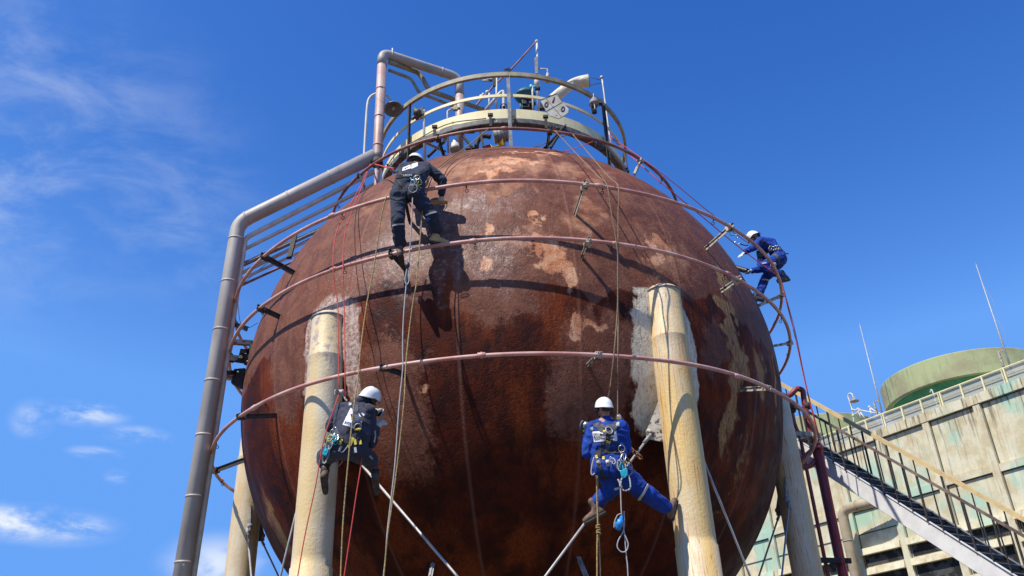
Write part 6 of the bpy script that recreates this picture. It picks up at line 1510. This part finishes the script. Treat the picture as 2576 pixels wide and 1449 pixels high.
rope('tan rope from the platform sloping over the shell to the left of the dark worker', [(1232, 322, -3.7), (1150, 390, -4.0), (1088, 440, -4.6), (1050, 470, -5.25)], .008, ROPEB)
rope('left tan rope from the platform down to beside the white helmet of the blue worker', [(1396, 329, -3.76), (1440, 376, -4.1), (1500, 440, -5.0), (1526, 464, -5.36), (1537, 528, -5.38), (1551, 613, -5.36), (1554, 645, -5.34), (1554, 720, -5.33), (1553, 782, -5.33), (1545, 885, -5.42), (1537, 958, -5.3), (1534, 978, -5.25), (1528, 1012, -5.0)], .009, ROPEB)
rope('right tan rope from the platform down to the pulley of the blue worker', [(1441, 338, -3.72), (1480, 385, -4.1), (1530, 444, -5.0), (1555, 469, -5.34), (1555, 540, -5.35), (1555, 624, -5.34), (1555, 780, -5.32), (1554.5, 885, -5.43), (1554, 977, -5.25), (1554, 1050, -5.18)], .009, ROPEB)
def edge_pts(L_, Y): return [(x, y, Y) for x, y in L_]
rope('upper red rope sloping from the platform to the worker at the right edge', [(1531, 340, -1.9), (1629, 409, -2.4), (1700, 464, -2.3), (1776, 527, -1.9), (1794, 541, -1.6), (1850, 588, -1.1), (1886, 614, -.75)], .008, ROPER)
rope('lower red rope from the platform over the right edge and down past the fire main', [(1535, 345, -1.9), (1629, 430, -2.5), (1700, 490, -2.5), (1776, 553, -2.0), (1847, 612, -1.4), (1912, 662, -1.1), (1947, 687, -1.0), (1961, 696, -.95), (1968, 718, -.95), (1979, 762, -.9), (1990, 805, -.7), (2001, 851, -.6), (2028, 974, -.4), (2059, 1103, -.3), (2079, 1198, -.3), (2124, 1439, -.3), (2140, 1530, -.3)], .0095, ROPER)
rope('second red strand hugging the lower red rope at the right edge', [(1968, 714, -.92), (1981, 762, -.88), (1993, 805, -.68), (2004, 851, -.58), (2033, 990, -.38), (2064, 1110, -.28), (2086, 1220, -.28), (2129, 1439, -.28), (2144, 1530, -.28)], .008, ROPER)
def knot(T):
    m = MB(); c = aty(1505, 1332, -5.25)
    for i in range(4): m.ring(c + (0, 0, .03 * (i - 1.5)), .022, .011, axis=(.3 * (-1) ** i, .2, 1), n=12, m=6)
    m.build('knot', ROPEY, T)
rope('doubled yellow rope with a knot hanging under the blue worker, left strand', [(1501, 1196, -5.25), (1502, 1260, -5.25), (1504, 1325, -5.25), (1503, 1345, -5.25), (1502, 1380, -5.25), (1502, 1449, -5.25), (1501, 1530, -5.25)], .010, ROPEY, extra=knot)
rope('right strand of the doubled yellow rope under the blue worker', [(1503, 1196, -5.22), (1504, 1260, -5.22), (1505, 1325, -5.22), (1506, 1345, -5.22), (1508, 1380, -5.22), (1510, 1449, -5.22), (1511, 1530, -5.22)], .009, ROPEY)
def plug(T):
    m = MB(); a = aty(*K4(430, 1040), -5.3); b = aty(*K4(400, 1150), -5.3); d = b - a; m.tube([a, a + d * .25, a + d * .3, a + d * .7, a + d * .72, b], [.018, .024, .04, .042, .036, .034], 16); m.box(a + d * .6 + (-.04, 0, 0), (.03, .03, .06)); m.build('plug', BLUEPL, T)
rope('grey power cable with a blue plug and loop hanging under the blue worker', [(*K4(420, 790), -5.3), (*K4(424, 900), -5.3), (*K4(428, 1000), -5.3), (*K4(440, 1080), -5.28), (*K4(452, 1180), -5.28), (*K4(470, 1225), -5.28), (*K4(484, 1275), -5.28), (*K4(465, 1325), -5.28), (*K4(425, 1330), -5.28), (*K4(395, 1290), -5.28), (*K4(405, 1235), -5.28), (*K4(440, 1170), -5.28), (*K4(452, 1100), -5.27), (*K4(448, 1000), -5.27)], .008, ROPEG, name='cable', cat='cable', extra=plug)
rope('thin grey tail of the power cable running to the bottom edge', [(*K4(452, 1180), -5.26), (*K4(460, 1260), -5.26), (*K4(470, 1380), -5.26), (*K4(478, 1449), -5.26), (*K4(490, 1700), -5.26)], .008, ROPEG, name='cable', cat='cable')
rope('short cord looping from the plug to the cable', [(*K4(425, 1020), -5.31), (*K4(395, 1035), -5.31), (*K4(372, 1090), -5.31), (*K4(368, 1135), -5.31)], .007, ROPEG, name='cable', cat='cable')
rope('red strap from the ring to the shoulder of the dark worker', [(943, 413, -3.1), (970, 420, -3.9), (992, 424, -4.9)], .012, ROPER)
rope('thin black wire sagging between the rings at the left edge', [(742, 640, -.9), (738, 670, -.9), (728, 700, -.9)], .006, ROPEK, n=5, name='wire', cat='wire', group='black wires at the left')
rope('black wire drooping from ring to ring at the upper left', [(702, 640, -1.4), (650, 680, -1.4), (598, 726, -1.4)], .006, ROPEK, n=5, name='wire', cat='wire', group='black wires at the left')
rope('black wire curling beside the lower left brackets', [(596, 735, -1.3), (600, 780, -1.3), (606, 814, -1.3), (625, 824, -1.3), (648, 812, -1.3)], .006, ROPEK, n=5, name='wire', cat='wire', group='black wires at the left')
rope('left dark rope strung under the platform to the top bracket', [(1400, 350, -2.5), (1350, 368, -2.5), (1318, 384, -2.4)], .008, ROPEK, n=5, name='wire', cat='wire', group='dark ropes under the platform')
rope('right dark rope strung under the platform past the top bracket', [(1425, 340, -2.6), (1380, 356, -2.6), (1340, 374, -2.5)], .008, ROPEB, n=5, name='wire', cat='wire', group='dark ropes under the platform')
rope('red rope end looping on the right of the platform', [(1492, 356, -3.2), (1450, 372, -2.9), (1412, 382, -2.6)], .007, ROPER, n=5)
# stub supports showing at the bottom edge
for lab, a, b in (('steel stub bracket at the bottom edge left of centre', (1090, 1420), (1080, 1470)), ('steel stub bracket at the bottom edge under the yellow rope', (1455, 1405), (1480, 1465))):
    P_ = sph(*a); Q_ = aty(b[0], b[1], P_[1] - .25); T_ = thing('stub_bracket', Q_, lab, 'bracket', 'stub brackets under the sphere')
    m_ = MB(); m_.bar(P_, Q_, .012, .09); m_.bar(P_ + (0, -.0, .04), Q_ + (0, 0, .04), .06, .01); m_.build('angle_iron', GREYST, T_)
